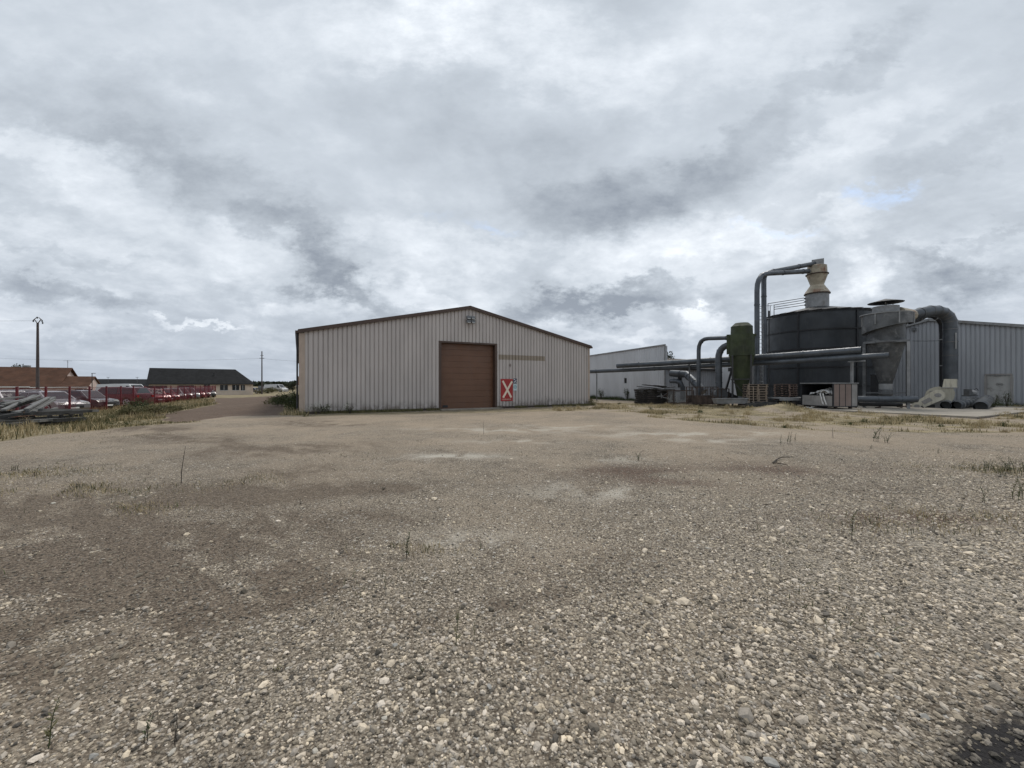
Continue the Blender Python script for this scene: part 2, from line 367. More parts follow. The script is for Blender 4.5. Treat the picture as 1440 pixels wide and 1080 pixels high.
# ---------- loose gravel in the foreground ----------
def gravel():
    ph=(1+5**.5)/2
    iv=np.array([(-1,ph,0),(1,ph,0),(-1,-ph,0),(1,-ph,0),(0,-1,ph),(0,1,ph),(0,-1,-ph),(0,1,-ph),(ph,0,-1),(ph,0,1),(-ph,0,-1),(-ph,0,1)],float)
    iv/=np.linalg.norm(iv[0])
    fi=np.array([(0,11,5),(0,5,1),(0,1,7),(0,7,10),(0,10,11),(1,5,9),(5,11,4),(11,10,2),(10,7,6),(7,1,8),(3,9,4),(3,4,2),(3,2,6),(3,6,8),(3,8,9),(4,9,5),(2,4,11),(6,2,10),(8,6,7),(9,8,1)])
    N=500000
    # area-uniform in a wedge 1.2..11 m
    Z=1.2+RNG.random(N)**.8*9.8;X_=(RNG.random(N)*2-1)*(Z*1.36+.6)
    g_,w_,d_,b_,mu=masks(X_,Z)
    rightness=ss(-2.4,2.4,X_/np.maximum(Z,1)*2+.3)
    dens=(1-ss(3.0,8.5+2.5*rightness,Z))*.96+.04
    dens=dens*(.62+.38*ss(.36,.6,fbm(X_*.8,Z*.8,81,4)*.7+rightness*.28))
    dens=dens*(1-.6*np.clip(d_,0,1))*(1-.75*np.clip(mu*1.5,0,1))*(1-.6*b_)*(1-.8*g_)
    keep=RNG.random(N)<dens;X_=X_[keep];Z=Z[keep];n=len(X_)
    rr=.0056*np.exp(RNG.normal(0,.40,n))*(1+.25*ss(-1,1.5,X_/Z))*(1-.30*ss(2.2,4.5,Z)*(1-.6*ss(0,1.2,X_/Z)))
    bigs=RNG.random(n)<.02;rr[bigs]*=RNG.uniform(1.5,2.5,bigs.sum())
    g_,w_,d_,b_,mu=masks(X_,Z)
    zz=gz(X_,Z)
    sc=np.stack([rr*RNG.uniform(1.0,1.65,n),rr*RNG.uniform(.8,1.1,n),rr*RNG.uniform(.5,.85,n)],-1)
    v=iv[None]*(1+RNG.uniform(-.22,.22,(n,12,1)))*sc[:,None]
    a=RNG.uniform(0,2*PI,n);tl=RNG.normal(0,.28,n)
    ct,st=np.cos(tl)[:,None],np.sin(tl)[:,None]
    x1=v[...,0]*ct-v[...,2]*st;z1=v[...,0]*st+v[...,2]*ct
    ca,sa=np.cos(a)[:,None],np.sin(a)[:,None]
    xx=x1*ca-v[...,1]*sa;yy_=x1*sa+v[...,1]*ca
    V=np.stack([xx+X_[:,None],yy_+Z[:,None],z1+zz[:,None]+(sc[:,2]*.35)[:,None]],-1).reshape(-1,3)
    Fc=(fi[None]+np.arange(n)[:,None,None]*12).reshape(-1,3)
    val=np.clip(RNG.normal(.28,.15,n)+.17*(RNG.random(n)<.12)+bigs*.10,.06,.62)*(1-.5*np.clip(d_,0,1))*(1-.75*np.clip(mu*1.6-.2,0,1))
    wm=RNG.uniform(0,1,n)
    cc=np.stack([val*(1.08+.06*wm),val*(.95),val*(.80-.11*wm)],-1)*1.15
    cc=np.repeat(cc,12,0)
    m,nt,b=newmat('limestone_gravel');at=nt.nodes.new('ShaderNodeAttribute');at.attribute_name='col'
    tc=nt.nodes.new('ShaderNodeTexCoord').outputs['Object'];k=noise(nt,tc,120,4,.7)
    nt.links.new(cmix(nt,k.ramp(.35,.8)*.45,at.outputs['Color'],(.13,.115,.09)),b.inputs['Base Color']);b.inputs['Roughness'].default_value=.9
    bump(nt,b,k,.4,.004)
    print('stones',n)
    T(npmesh('gravel',V,Fc,m,cc,False),'loose pale limestone gravel covering the near part of the yard','gravel',kind='stuff')
gravel()
# ================= materials =================
M=dict(
 brown=mat('brown_painted_steel',(.062,.036,.026),.5,var=.12,dirt=(.05,.03,.02),dirt_amt=.3,streak=True),
 door=mat('brown_roller_door',(.135,.064,.035),.45,var=.08,scale=.7,dirt=(.10,.06,.045),dirt_amt=.35,streak=True),
 beige=mat('beige_corner_trim',(.40,.32,.26),.5,var=.1,dirt=(.25,.2,.16),streak=True),
 black=mat('black_metal',(.02,.02,.022),.5),
 darksteel=mat('dark_galvanised_steel',(.12,.125,.13),.5,.35,var=.3,dirt=(.07,.05,.04),dirt_amt=.4),
 silo=mat('slate_silo_panels',(.025,.030,.036),.5,.1,var=.22,scale=.5,dirt=(.05,.054,.056),dirt_amt=.35,streak=True,bmp=.05),
 seam=mat('black_bolted_seams',(.012,.013,.016),.6),
 duct=mat('slate_grey_ducting',(.075,.085,.098),.42,.3,var=.3,scale=1.2,dirt=(.05,.05,.05),dirt_amt=.5),
 galv=mat('weathered_grey_cyclone',(.088,.092,.096),.55,.25,var=.5,scale=.9,dirt=(.27,.27,.265),dirt_amt=.7,streak=False),
 galv2=mat('galvanised_steel',(.24,.245,.25),.65,.1,var=.25,dirt=(.12,.09,.07),dirt_amt=.5),
 rustcream=mat('rust_streaked_cream_steel',(.33,.29,.22),.6,var=.25,scale=2,dirt=(.16,.06,.025),dirt_amt=.95,streak=False),
 green=mat('mossy_green_steel',(.027,.037,.014),.7,var=.45,scale=1.1,dirt=(.055,.06,.028),dirt_amt=.5,streak=True),
 cream=mat('cream_fan_paint',(.52,.49,.40),.5,var=.12,dirt=(.22,.19,.14),dirt_amt=.7,streak=True),
 rust=mat('rusty_steel',(.055,.038,.030),.85,var=.5,scale=3,dirt=(.03,.02,.015)),
 wood=mat('weathered_pallet_wood',(.24,.19,.145),.85,var=.35,scale=4,dirt=(.1,.075,.06)),
 darkwood_gapshade=mat('blackened_wood_gap_shade',(.035,.03,.027),.85,var=.5,scale=3,dirt=(.09,.08,.07),dirt_amt=.5),  # blackened timber; also paints the shade inside the pallet gaps
 greywood=mat('silvered_old_timber',(.23,.23,.22),.85,var=.35,scale=3,dirt=(.06,.055,.05),dirt_amt=.7),
 beamdark=mat('dark_weathered_timber',(.045,.044,.042),.85,var=.45,scale=3,dirt=(.03,.03,.03),dirt_amt=.6),
 beamgrey=mat('pale_grey_beams',(.13,.13,.125),.75,var=.3,scale=2.5,dirt=(.07,.07,.065),dirt_amt=.6),
 concrete=mat('slab_concrete',(.30,.27,.225),.9,var=.22,scale=.8,dirt=(.14,.12,.10),dirt_amt=.85,fine=18,bmp=.3),
 slabedge=mat('dark_slab_edge',(.10,.085,.07),.9,var=.3),
 tile=mat('brown_roof_tiles',(.090,.048,.032),.85,var=.25,scale=.8,dirt=(.05,.035,.028),dirt_amt=.6,fine=6),
 slate=mat('charcoal_roof_tiles',(.013,.0135,.0145),.7,var=.18,scale=.6,fine=5),
 render=mat('cream_render',(.55,.46,.38),.9,var=.1,scale=.6,dirt=(.4,.33,.27)),
 render2=mat('pinkish_render',(.50,.40,.36),.9,var=.1,scale=.6,dirt=(.4,.32,.28)),
 white=mat('white_paint',(.70,.70,.69),.45,var=.05),
 glassd=mat('dark_window_glass',(.02,.023,.027),.12,var=.2),
 redpost=mat('red_painted_posts',(.13,.013,.020),.45,var=.2),
 redmesh=mat('red_coated_wire',(.17,.014,.026),.5,var=.1),
 pole=mat('grey_concrete_pole',(.075,.06,.058),.8,var=.2),
 rubber=mat('tyre_rubber',(.015,.015,.015),.8),
 alloy=mat('alloy_rim',(.45,.45,.46),.35,.6,var=.1),
 lamp=mat('lamp_glass',(.6,.6,.58),.15,var=.05),
 redlamp=mat('red_lamp_glass',(.25,.01,.01),.2,var=.05),
 pinkpanel=mat('pinkish_brown_panels',(.20,.15,.13),.65,var=.12,dirt=(.13,.09,.075),dirt_amt=.5,streak=True),
 greypanel=mat('dull_grey_panel',(.26,.25,.24),.6,var=.15,dirt=(.14,.12,.1),dirt_amt=.5,streak=True),
 plastic=mat('crumpled_white_plastic',(.66,.66,.65),.4,var=.15,scale=4,dirt=(.25,.24,.22),dirt_amt=.6),
 wire=mat('dark_cable',(.03,.03,.03),.7),
 fasc=mat('brown_roof_sheet',(.075,.062,.053),.7,var=.25,dirt=(.07,.055,.05)),
 bark=mat('bark',(.09,.07,.05),.9,var=.3),
 signred=mat('red_sign_enamel',(.33,.022,.022),.4,var=.15),
 signcream=mat('cream_sign_paint',(.72,.62,.50),.5,var=.08),
 signblue=mat('navy_sign_panel',(.03,.04,.09),.4,var=.1),
 signteal=mat('teal_sign_mark',(.12,.28,.32),.4,var=.1),
 signpale=mat('pale_blue_sign',(.50,.60,.62),.4,var=.06),
 cream2=mat('cream_scroll_paint',(.40,.38,.31),.55,var=.14,dirt=(.18,.15,.11),dirt_amt=.75,streak=True),
 boreshade=mat('painted_bore_shade',(.006,.006,.006),.95,var=.1),  # near-black colour carries the shade of the pipe depth
 twig=mat('dry_dark_twig',(.05,.04,.03),.9,var=.3),
)
for k_ in('slate','tile'): M[k_].node_tree.nodes['Principled BSDF'].inputs['Specular IOR Level'].default_value=.12
M['boreshade'].node_tree.nodes['Principled BSDF'].inputs['Specular IOR Level'].default_value=0
M['fasc'].node_tree.nodes['Principled BSDF'].inputs['Specular IOR Level'].default_value=.08
def leafmat(name,c1,c2,trans=.15):
    m,nt,b=newmat(name);tc=nt.nodes.new('ShaderNodeTexCoord').outputs['Object']
    n=noise(nt,tc,2.2,4,.7);n2=noise(nt,tc,40,2,.5)
    nt.links.new(cmix(nt,(n*.6+n2*.5).ramp(.35,.75),c1,c2),b.inputs['Base Color']);b.inputs['Roughness'].default_value=.7
    b.inputs['Specular IOR Level'].default_value=.25
    return m
L=dict(dry=leafmat('dry_straw_grass',(.22,.165,.085),(.55,.45,.27)),
 green=leafmat('mixed_green_grass',(.055,.06,.025),(.19,.165,.08)),
 weed=leafmat('weed_leaves',(.03,.045,.018),(.09,.105,.04)),
 dark=leafmat('dark_foliage',(.012,.018,.010),(.045,.055,.028)),
 yellow=leafmat('yellow_flowering_weed',(.16,.15,.04),(.32,.30,.09)),
 white=leafmat('pale_flower_heads',(.45,.44,.38),(.7,.7,.62)))
def cladmat(name,col,band=None,dirtc=(.2,.17,.14),low=1.0):
    m,nt,b=newmat(name);tc=nt.nodes.new('ShaderNodeTexCoord').outputs['Object'];x,y,z=sep(nt,tc)
    n1=noise(nt,comb(nt,x*.9,y*.9,z*.25),1.2,5,.6)
    c=cmix(nt,n1.ramp(.25,.75),tuple(k*.9 for k in col),tuple(k*1.1 for k in col))
    # per-sheet tone
    sh=noise(nt,comb(nt,(x*1.0)._m('FLOOR'),(y*1.0)._m('FLOOR'),0.0),3.1,0,.5)
    c=cmix(nt,sh.ramp(.2,.8)*.25,c,tuple(k*.86 for k in col))
    st=noise(nt,comb(nt,x*9,y*9,z*.35),1.0,6,.7)
    c=cmix(nt,st.ramp(.56,.78)*.45,c,dirtc)
    # splash-back dirt at the foot of the sheets
    sp=(1-z.ramp(.0,.75))*noise(nt,comb(nt,x,y,z),2.5,5,.65).ramp(.35,.62)
    c=cmix(nt,sp*.8*low,c,(.13,.105,.08))
    if band:
        x0,x1,z0,z1=band
        bf=x.ramp(x0,x0+.08)*(1-x.ramp(x1-.08,x1))*z.ramp(z0,z0+.05)*(1-z.ramp(z1-.05,z1))*(y.lt(.5))
        bn=noise(nt,comb(nt,x*3,y,z*4),1.6,5,.6)
        c=cmix(nt,bf*(.55+bn*.5),c,(.235,.19,.135))
        # small scorch marks of a removed lamp
        d=((x-13.0)*(x-13.0)+(z-2.95)*(z-2.95)*.5).pw(.5);c=cmix(nt,(1-d.ramp(.02,.13))*y.lt(.5)*.7,c,(.06,.03,.025))
    nt.links.new(c,b.inputs['Base Color']);b.inputs['Roughness'].default_value=.5;b.inputs['Specular IOR Level'].default_value=.35
    return m
def clad(mb,p0,d,L_,top,nrm,pitch=.25,dep=.06,groove=.075,openings=(),breaks=(),bot=0.0):
    """ribbed sheet from p0 along d (2D), top(s) gives the height, nrm = outward direction"""
    ss_=[0];off=[0];s=pitch*.5
    pts=[(0,0)]
    while s<L_-groove:
        pts+=[(s,0),(s+groove*.25,-dep),(s+groove*.75,-dep),(s+groove,0)];s+=pitch
    pts.append((L_,0))
    cuts=sorted(set(list(breaks)+[o[0] for o in openings]+[o[1] for o in openings]))
    for c in cuts:
        for k in range(len(pts)-1):
            a,b=pts[k],pts[k+1]
            if a[0]+1e-5<c<b[0]-1e-5:
                pts.insert(k+1,(c,a[1]+(b[1]-a[1])*(c-a[0])/(b[0]-a[0])));break
    p0=Vector((p0[0],p0[1],0));d=Vector((d[0],d[1],0));nrm=Vector((nrm[0],nrm[1],0))
    for a,b in zip(pts,pts[1:]):
        mid=(a[0]+b[0])/2;zs=[(bot,None)]
        for o in openings:
            if o[0]<mid<o[1]:
                if o[2]<=bot+.01: zs=[(o[3],None)]
                else: zs=[(bot,o[2]),(o[3],None)]
        A=p0+d*a[0]+nrm*a[1];B=p0+d*b[0]+nrm*b[1]
        for z0,z1 in zs:
            ta=top(a[0]) if z1 is None else z1;tb=top(b[0]) if z1 is None else z1
            mb.add([(A.x,A.y,z0),(B.x,B.y,z0),(B.x,B.y,tb),(A.x,A.y,ta)],[(0,1,2,3)])
# ================= warehouse =================
WL,WD,WE,WR=19.93,38.0,4.55,6.72
wh=E('warehouse',W0,TH,'long ribbed beige-grey metal barn with a brown roller door and low gable','warehouse')
wm=cladmat('greige_ribbed_cladding',(.465,.428,.407),band=(12.05,15.9,3.30,3.70))
rf=lambda s:WE+(WR-WE)*(1-abs(s-WL/2)/(WL/2))-.05
D0,D1,DH=7.97,11.86,4.30
mb=MB();clad(mb,(0,0),(1,0),WL,rf,(0,-1),openings=[(D0,D1,0,DH)],breaks=(WL/2,));mb.build('front_wall',wm,wh,fix=False)
mb=MB();clad(mb,(0,WD),(0,-1),WD,lambda s:WE-.05,(-1,0));mb.build('side_wall',wm,wh,fix=False)
mb=MB();clad(mb,(WL,0),(0,1),WD,lambda s:WE-.05,(1,0));mb.build('side_wall',wm,wh,fix=False)
mb=MB();clad(mb,(WL,WD),(-1,0),WL,rf,(0,1),breaks=(WL/2,));mb.build('back_wall',wm,wh,fix=False)
mb=MB()
for s in(-1,1):
    x0=WL/2;x1=WL/2+s*(WL/2+.12);ze=WE-.026
    mb.add([(x0,-.10,WR),(x1,-.10,ze),(x1,WD+.1,ze),(x0,WD+.1,WR),(x0,-.10,WR+.05),(x1,-.10,ze+.05),(x1,WD+.1,ze+.05),(x0,WD+.1,WR+.05)],[(0,1,2,3),(4,5,6,7),(0,1,5,4),(2,3,7,6),(1,2,6,5)])
mb.build('roof',M['fasc'],wh)
mb=MB()
for s in(-1,1):
    x0=WL/2;x1=WL/2+s*(WL/2+.10);q=.17
    mb.add([(x0,-.16,WR-q+.06),(x1,-.16,WE-q+.04),(x1,-.16,WE+.07),(x0,-.16,WR+.09),(x0,-.06,WR-q+.06),(x1,-.06,WE-q+.04),(x1,-.06,WE+.07),(x0,-.06,WR+.09)],[(0,1,2,3),(4,5,6,7),(0,1,5,4),(2,3,7,6),(1,2,6,5)])
mb.build('verge_trim',M['brown'],wh)
MB().box((-.16,WD/2,WE-.06),(.14,WD+.2,.13)).build('gutter',M['brown'],wh)
MB().box((WL+.16,WD/2,WE-.06),(.14,WD+.2,.13)).build('gutter',M['brown'],wh)
MB().tube([(-.13,.10,0),(-.13,.10,WE-.12)],.045,10).build('downpipe',M['black'],wh,smooth=40)
MB().box((.10,-.018,(WE-.12)/2),(.30,.03,WE-.12)).build('corner_trim',M['beige'],wh)
MB().box((WL-.07,-.018,(WE-.12)/2),(.14,.03,WE-.12)).build('corner_trim',M['beige'],wh)
# door
mb=MB();n=11
for k in range(n):
    h=(DH-.02)/n;z=k*h
    mb.box(((D0+D1)/2,.36,z+h/2+.02),(D1-D0-.1,.05,h-.012))
mb.box(((D0+D1)/2,.39,DH/2+.01),(D1-D0-.1,.02,DH-.05))
dr=mb.build('roller_door',M['door'],wh)
MB().box((D0+.42,.325,.19),(.34,.03,.15)).build('handle',M['black'],dr)
mb=MB();mb.box((D0-.03,.17,DH/2),(.16,.42,DH)).box((D1+.03,.17,DH/2),(.16,.42,DH)).box(((D0+D1)/2,.17,DH+.05),(D1-D0+.22,.42,.11))
mb.build('door_frame',M['brown'],wh)
MB().box(((D0+D1)/2,1.2,DH/2+.1),(D1-D0+1,1.4,DH+.5)).build('dark_inside',M['black'],wh)
MB().box(((D0+D1)/2+.05,-.32,.02),(D1-D0+.3,.75,.06)).build('threshold',M['concrete'],wh)
# kick boards
mb=MB().box((3.98,-.012,.05),(7.7,.035,.12));mb.build('base_flashing',M['fasc'],wh)
MB().box(((D1+WL)/2,-.012,.05),(WL-D1-.3,.035,.12)).build('base_flashing',M['fasc'],wh)
# floodlight
fl=E('floodlight',(W0+AX*(WL/2-.03)-BX*.05)+Vector((0,0,5.86)),TH,'twin floodlight bracketed to the barn gable just below the ridge','floodlight')
MB().box((0,-.12,-.02),(.08,.26,.05)).box((0,-.01,0),(.18,.03,.2)).build('bracket',M['black'],fl)
for s in(-1,1):
    for z_ in(-.12,.13):
        h=MB().box((s*.16,-.24,z_),(.26,.14,.19),Matrix.Rotation(R(-22),3,'X')).build('lamp_head',M['darksteel'],fl)
        MB().box((s*.16,-.315,z_-.03),(.21,.012,.14),Matrix.Rotation(R(-22),3,'X')).build('lens',M['lamp'],h)
# signs
def onwall(s,z,off=.02): return W0+AX*s-BX*off+Vector((0,0,z))
sg=E('sign',onwall(12.72,1.235),TH,'upright red sign with a large cream X beside the brown door','sign')
MB().box((0,0,0),(.94,.02,1.53)).build('panel',M['signred'],sg)
mb=MB();mb.beam((-.33,-.016,.63),(.34,-.016,-.52),.14,.01,(0,1,0));mb.build('letter_stroke',M['signcream'],sg)
mb=MB();mb.beam((.40,-.021,.60),(-.30,-.021,-.53),.14,.01,(0,1,0));mb.build('letter_stroke',M['signcream'],sg)
mb=MB();xx=-.35
for k in range(11):   # worn small lettering, unreadable in the photograph
    mb.box((xx,-.014,-.645),(.012,.008,.075));
    if k%3!=1: mb.box((xx+.022,-.014,-.645+(.03,-.03,.0)[k%3]),(.03,.008,.012))
    if k%2: mb.box((xx+.042,-.014,-.645),(.010,.008,.072))
    xx+=.066
mb.build('worn_lettering',M['signcream'],sg)
s2=E('sign',onwall(13.36,1.86),TH,'small navy notice with white marks at the top right corner of the red sign','notice')
MB().box((0,0,0),(.27,.015,.34)).build('panel',M['signblue'],s2)
MB().beam((-.09,-.012,-.10),(.09,-.012,.03),.05,.008,(0,1,0)).box((-.05,-.0125,.10),(.09,.008,.05)).box((.08,-.0125,-.11),(.05,.008,.05)).build('printed_mark',M['white'],s2)
s3=E('sign',onwall(13.37,1.42),TH,'small pale notice with a teal ring below the navy notice','notice')
MB().box((0,0,0),(.28,.015,.46)).build('panel',M['signpale'],s3)
mb=MB();nn=24
for k in range(nn):
    a=2*PI*k/nn;b_=2*PI*(k+1)/nn
    mb.beam((.10*math.cos(a),-.012,.02+.10*math.sin(a)),(.10*math.cos(b_),-.012,.02+.10*math.sin(b_)),.035,.008,(0,1,0))
mb.lathe([(.035,0),(.035,.008)],12);k=len(mb.v)-24
for q in range(k,len(mb.v)):
    a_,b_,c_=mb.v[q];mb.v[q]=(a_,-.010-c_,.02+b_)
mb.build('teal_ring',M['signteal'],s3)
# ================= grey industrial buildings =================
gm1=cladmat('pale_grey_fine_ribbed_cladding',(.50,.51,.53),dirtc=(.3,.29,.28),low=.4)
gm2=cladmat('blue_grey_ribbed_cladding',(.33,.345,.37),dirtc=(.20,.20,.20),low=.5)
# right hall: front gable lies on plane Q0 + t*BX
Q0=Vector((36.6,29,0))
rb=E('industrial_hall',Q0,TH,'blue-grey ribbed metal hall with a low ridge on the right behind the cyclone','hall')
# local: +y = BX (t), outward front = -x
RT=5.0;EZ=5.15;RZ=7.0;T0,T1=-9.0,13.0
rtop=lambda t:(RZ-(RZ-EZ)*(t-RT)/(T1-RT)) if t>RT else (RZ-(RT-t)*.232)
mb=MB();PD=2.05
# door on the wall: photo x 1387..1422
def tcut(xp):
    u_=(xp-720)/F;return (Q0.x-u_*Q0.y)/(u_*BX.y-BX.x)
d1,d0=tcut(1388),tcut(1421)
clad(mb,(0,T0),(0,1),T1-T0,lambda s:rtop(s+T0)-.04,(-1,0),pitch=.25,dep=.05,groove=.09,openings=[(d0-T0,d1-T0,0,2.2)],breaks=(RT-T0,))
mb.build('front_wall',gm2,rb,fix=False)
mb=MB();clad(mb,(0,T1),(1,0),40,lambda s:rtop(T1)-.04,(0,1),pitch=.3,dep=.05,groove=.09);mb.build('side_wall',gm2,rb,fix=False)
mb=MB();clad(mb,(40,T1),(0,-1),T1-T0,lambda s:rtop(T1-s)-.04,(1,0),pitch=.5,dep=.05,groove=.09,breaks=(T1-RT,));mb.build('back_wall',gm2,rb,fix=False)
mb=MB();clad(mb,(40,T0),(-1,0),40,lambda s:rtop(T0)-.04,(0,-1),pitch=.3,dep=.05,groove=.09);mb.build('side_wall',gm2,rb,fix=False)
mb=MB()
for a,b_ in((T0-.1,RT),(RT,T1+.1)):
    mb.add([(x_,y_,rtop(y_)+dz_) for dz_ in(-.02,.05) for x_,y_ in((-.12,a),(40,a),(40,b_),(-.12,b_))],[(0,1,2,3),(4,5,6,7),(0,1,5,4),(1,2,6,5),(2,3,7,6),(3,0,4,7)])
mb.build('roof',M['galv2'],rb)
mb=MB()
for a,b_ in((T0-.1,RT),(RT,T1+.1)): mb.beam((-.15,a,rtop(a)-.06),(-.15,b_,rtop(b_)-.06),.07,.20)
mb.build('verge_trim',M['galv2'],rb)
dd=MB().box((.02,(d0+d1)/2,1.1),(.05,d1-d0+.3,2.3)).build('door',mat('grey_white_door',(.36,.36,.35),.5,var=.1,dirt=(.10,.09,.08),dirt_amt=.7),rb)
MB().box((-.02,(d0+d1)/2+.62,1.0),(.05,.05,.16)).build('handle',M['black'],dd)
mb=MB();
for k in range(18):
    a=2*PI*k/18;b_=2*PI*(k+1)/18;cy=(d0+d1)/2-.05
    mb.beam((-.012,cy+.17*math.cos(a),1.62+.10*math.sin(a)),(-.012,cy+.17*math.cos(b_),1.62+.10*math.sin(b_)),.010,.035,(1,0,0))
mb.box((-.012,(d0+d1)/2-.05,1.62),(.01,.2,.03));mb.build('door_emblem',M['black'],dd)
MB().box((-.03,d0-.05,1.16),(.10,.10,2.32)).box((-.06,d1+.05,1.16),(.10,.10,2.32)).box((-.06,(d0+d1)/2,2.37),(.10,d1-d0+.2,.10)).build('door_frame',M['greypanel'],rb)
MB().box((-.10,5.9,6.25),(.1,.28,.24)).build('wall_lamp',M['darksteel'],rb)
# back-left hall with parapet
lb0=Vector((14.2,37.7,0));
lb=E('industrial_hall',lb0,TH,'pale grey fine-ribbed hall with a rising parapet between the barn and the pipes','hall')
ltop=lambda t:5.28-.030*t
mb=MB();clad(mb,(0,0),(0,1),30,ltop,(-1,0),pitch=.22,dep=.03,groove=.045,openings=[(5.0,5.35,1.75,2.3)]);mb.build('front_wall',gm1,lb,fix=False)
mb=MB();clad(mb,(.28,0),(-1,0),.28,lambda s:5.2,(0,-1),pitch=.22,dep=.03,groove=.045,bot=0);clad(mb,(.28,.1),(0,1),29.8,ltop,(1,0),pitch=.5);mb.build('parapet_back',gm1,lb,fix=False)
MB().box((7,18,3.9),(13.4,23,.3)).build('roof',M['galv2'],lb)
MB().beam((-.04,-.05,ltop(0)+.03),(-.04,30,ltop(30)+.03),.14,.1).build('parapet_cap',M['galv2'],lb)
MB().box((.05,5.17,2.02),(.03,.33,.53)).build('window',M['glassd'],lb)
MB().box((-.03,.03,2.6),(.08,.12,5.2)).build('corner_trim',M['galv2'],lb)
# middle low building
mbd=E('workshop_building',lb0,TH,'low grey workshop with a brown sheet roof and dark gutter behind the green cyclone','workshop')
mb=MB();clad(mb,(0,-.05),(1,0),7.0,lambda s:3.12,(0,-1),pitch=.3,dep=.03,groove=.05);mb.build('front_wall',gm2,mbd,fix=False)
MB().add([(.31,-.25,3.12),(12,-.25,3.12),(12,6.4,4.55),(.31,6.4,4.55),(.31,-.25,3.2),(12,-.25,3.2),(12,6.4,4.63),(.31,6.4,4.63)],[(0,1,2,3),(4,5,6,7),(0,1,5,4),(1,2,6,5),(2,3,7,6),(3,0,4,7)]).build('roof',M['fasc'],mbd)
MB().tube([(-.05,-.33,3.1),(7.2,-.33,3.1)],.09,10).build('gutter',M['black'],mbd,smooth=40)
mb=MB();clad(mb,(7.0,-.05),(0,-1),3.5,lambda s:4.0,(-1,0),pitch=.3,dep=.03,groove=.05)
clad(mb,(7.0,-3.55),(1,0),12,lambda s:4.0,(0,-1),pitch=.3,dep=.03,groove=.05);mb.build('annex_wall',gm1,mbd,fix=False)
MB().box((13.1,1,3.98),(12.2,9.2,.1)).build('annex_roof',M['fasc'],mbd)
# ================= concrete slab =================
sl=Vector((22.4,19.6,0))
slab=E('concrete_slab',sl,TH,'cracked pale concrete slab under the fan and the open pipes','slab')
slab['kind']='structure'
mb=MB();
for k in range(3): mb.box((7.05+0,.0,0),(0,0,0)) if 0 else None
mb.box((9,4.6,-.06),(18,9.2,.24));mb.build('slab_top',M['concrete'],slab)
MB().box((9,-.03,-.03),(18.1,.05,.10)).build('slab_kerb',M['slabedge'],slab)
# ================= houses =================
def house(name,c,rz,Lx,Wy,eave,ridge,roofm,wallm,label,over=.35,wins=(),hip=0,hipl=0,base=None,doors=()):
    c=Vector(c);z=g(c.x,c.y) if base is None else base
    o=E(name,(c.x,c.y,z),rz,label,'house');h=Wy/2
    mb=MB();x0,x1=-Lx/2,Lx/2
    tl=x0+hipl;tr=x1-hip
    mb.add([(x0,-h,-1),(x1,-h,-1),(x1,h,-1),(x0,h,-1),(x0,-h,eave),(x1,-h,eave),(x1,h,eave),(x0,h,eave)],[(0,1,5,4),(1,2,6,5),(2,3,7,6),(3,0,4,7)])
    if hip==0: mb.add([(x1,-h,eave),(x1,h,eave),(x1,0,ridge-.12)],[(0,1,2)])
    if hipl==0: mb.add([(x0,-h,eave),(x0,h,eave),(x0,0,ridge-.12)],[(0,1,2)])
    mb.build('wall',wallm,o,fix=False)
    sl=(ridge-eave)/h;e=over;ez=eave-sl*e
    a0=x0-e;a1=x1+e;r0=(x0-e if hipl==0 else tl);r1=(x1+e if hip==0 else tr)
    vs=[(a0,-h-e,ez),(a1,-h-e,ez),(r1,0,ridge),(r0,0,ridge),(a0,h+e,ez),(a1,h+e,ez)]
    vs+=[(a,b_,c_+.14) for a,b_,c_ in vs]
    fs=[(0,1,2,3),(4,5,2,3),(6,7,8,9),(10,11,8,9),(0,1,7,6),(4,5,11,10),(1,2,8,7),(2,5,11,8),(0,3,9,6),(3,4,10,9)]
    if hip: fs+=[(1,5,2),(7,11,8)]
    if hipl: fs+=[(0,4,3),(6,10,9)]
    r=MB().add(vs,fs).build('roof',roofm,o)
    MB().beam((a0,-h-e-.05,ez+.03),(a1,-h-e-.05,ez+.03),.12,.14).build('gutter',M['white'] if roofm is M['tile'] else M['black'],o) if name!='x' else None
    for (x_,z0,w_,h_) in wins:
        f=MB().box((x_,-h-.02,z0+h_/2),(w_,.08,h_)).build('window',M['glassd'],o)
        MB().box((x_,-h-.05,z0+h_/2),(.05,.05,h_)).box((x_,-h-.05,z0-.03),(w_+.16,.12,.06)).build('frame',M['white'],f)
    for (x_,w_,h_,mm_) in doors:
        MB().box((x_,-h-.02,h_/2),(w_,.06,h_)).build('door',mm_,o)
    return o,r
B1=-.75
def lx(c,rz,h,px):
    """local x where the sight line of photo column px meets the front wall of a house"""
    u_=(px-720)/F;d=(math.cos(rz),math.sin(rz));p=(c[0]+h*math.sin(rz),c[1]-h*math.cos(rz))
    return (u_*p[1]-p[0])/(d[0]-u_*d[1])
ca=(-86.1,61);
h1,r1=house('house',ca,R(30),28,9,2.35,5.2,M['tile'],M['render2'],'long brown-tiled bungalow behind the utility pole, largest house at far left',wins=[(lx(ca,R(30),4.5,27),.9,1.3,1.0),(lx(ca,R(30),4.5,37),.9,1.3,1.0),(lx(ca,R(30),4.5,70),.5,1.2,1.5)],base=-.9)
cb=(-72.6,66.6)
h2,r2=house('garage',cb,R(30),6,6,2.15,3.75,M['tile'],M['render2'],'small brown-tiled garage with a cream gable adjoining the long bungalow',wins=[(lx(cb,R(30),3,118),0.2,2.0,1.6)],base=-.9,over=.2)
h3,r3=house('house',(-104,112),R(18),30,9,2.2,4.0,M['slate'],M['render2'],'far low house with a long dark roof between the garage and the charcoal-roofed house',base=-1.0,hipl=3)
cc=(-64.7,85.6)
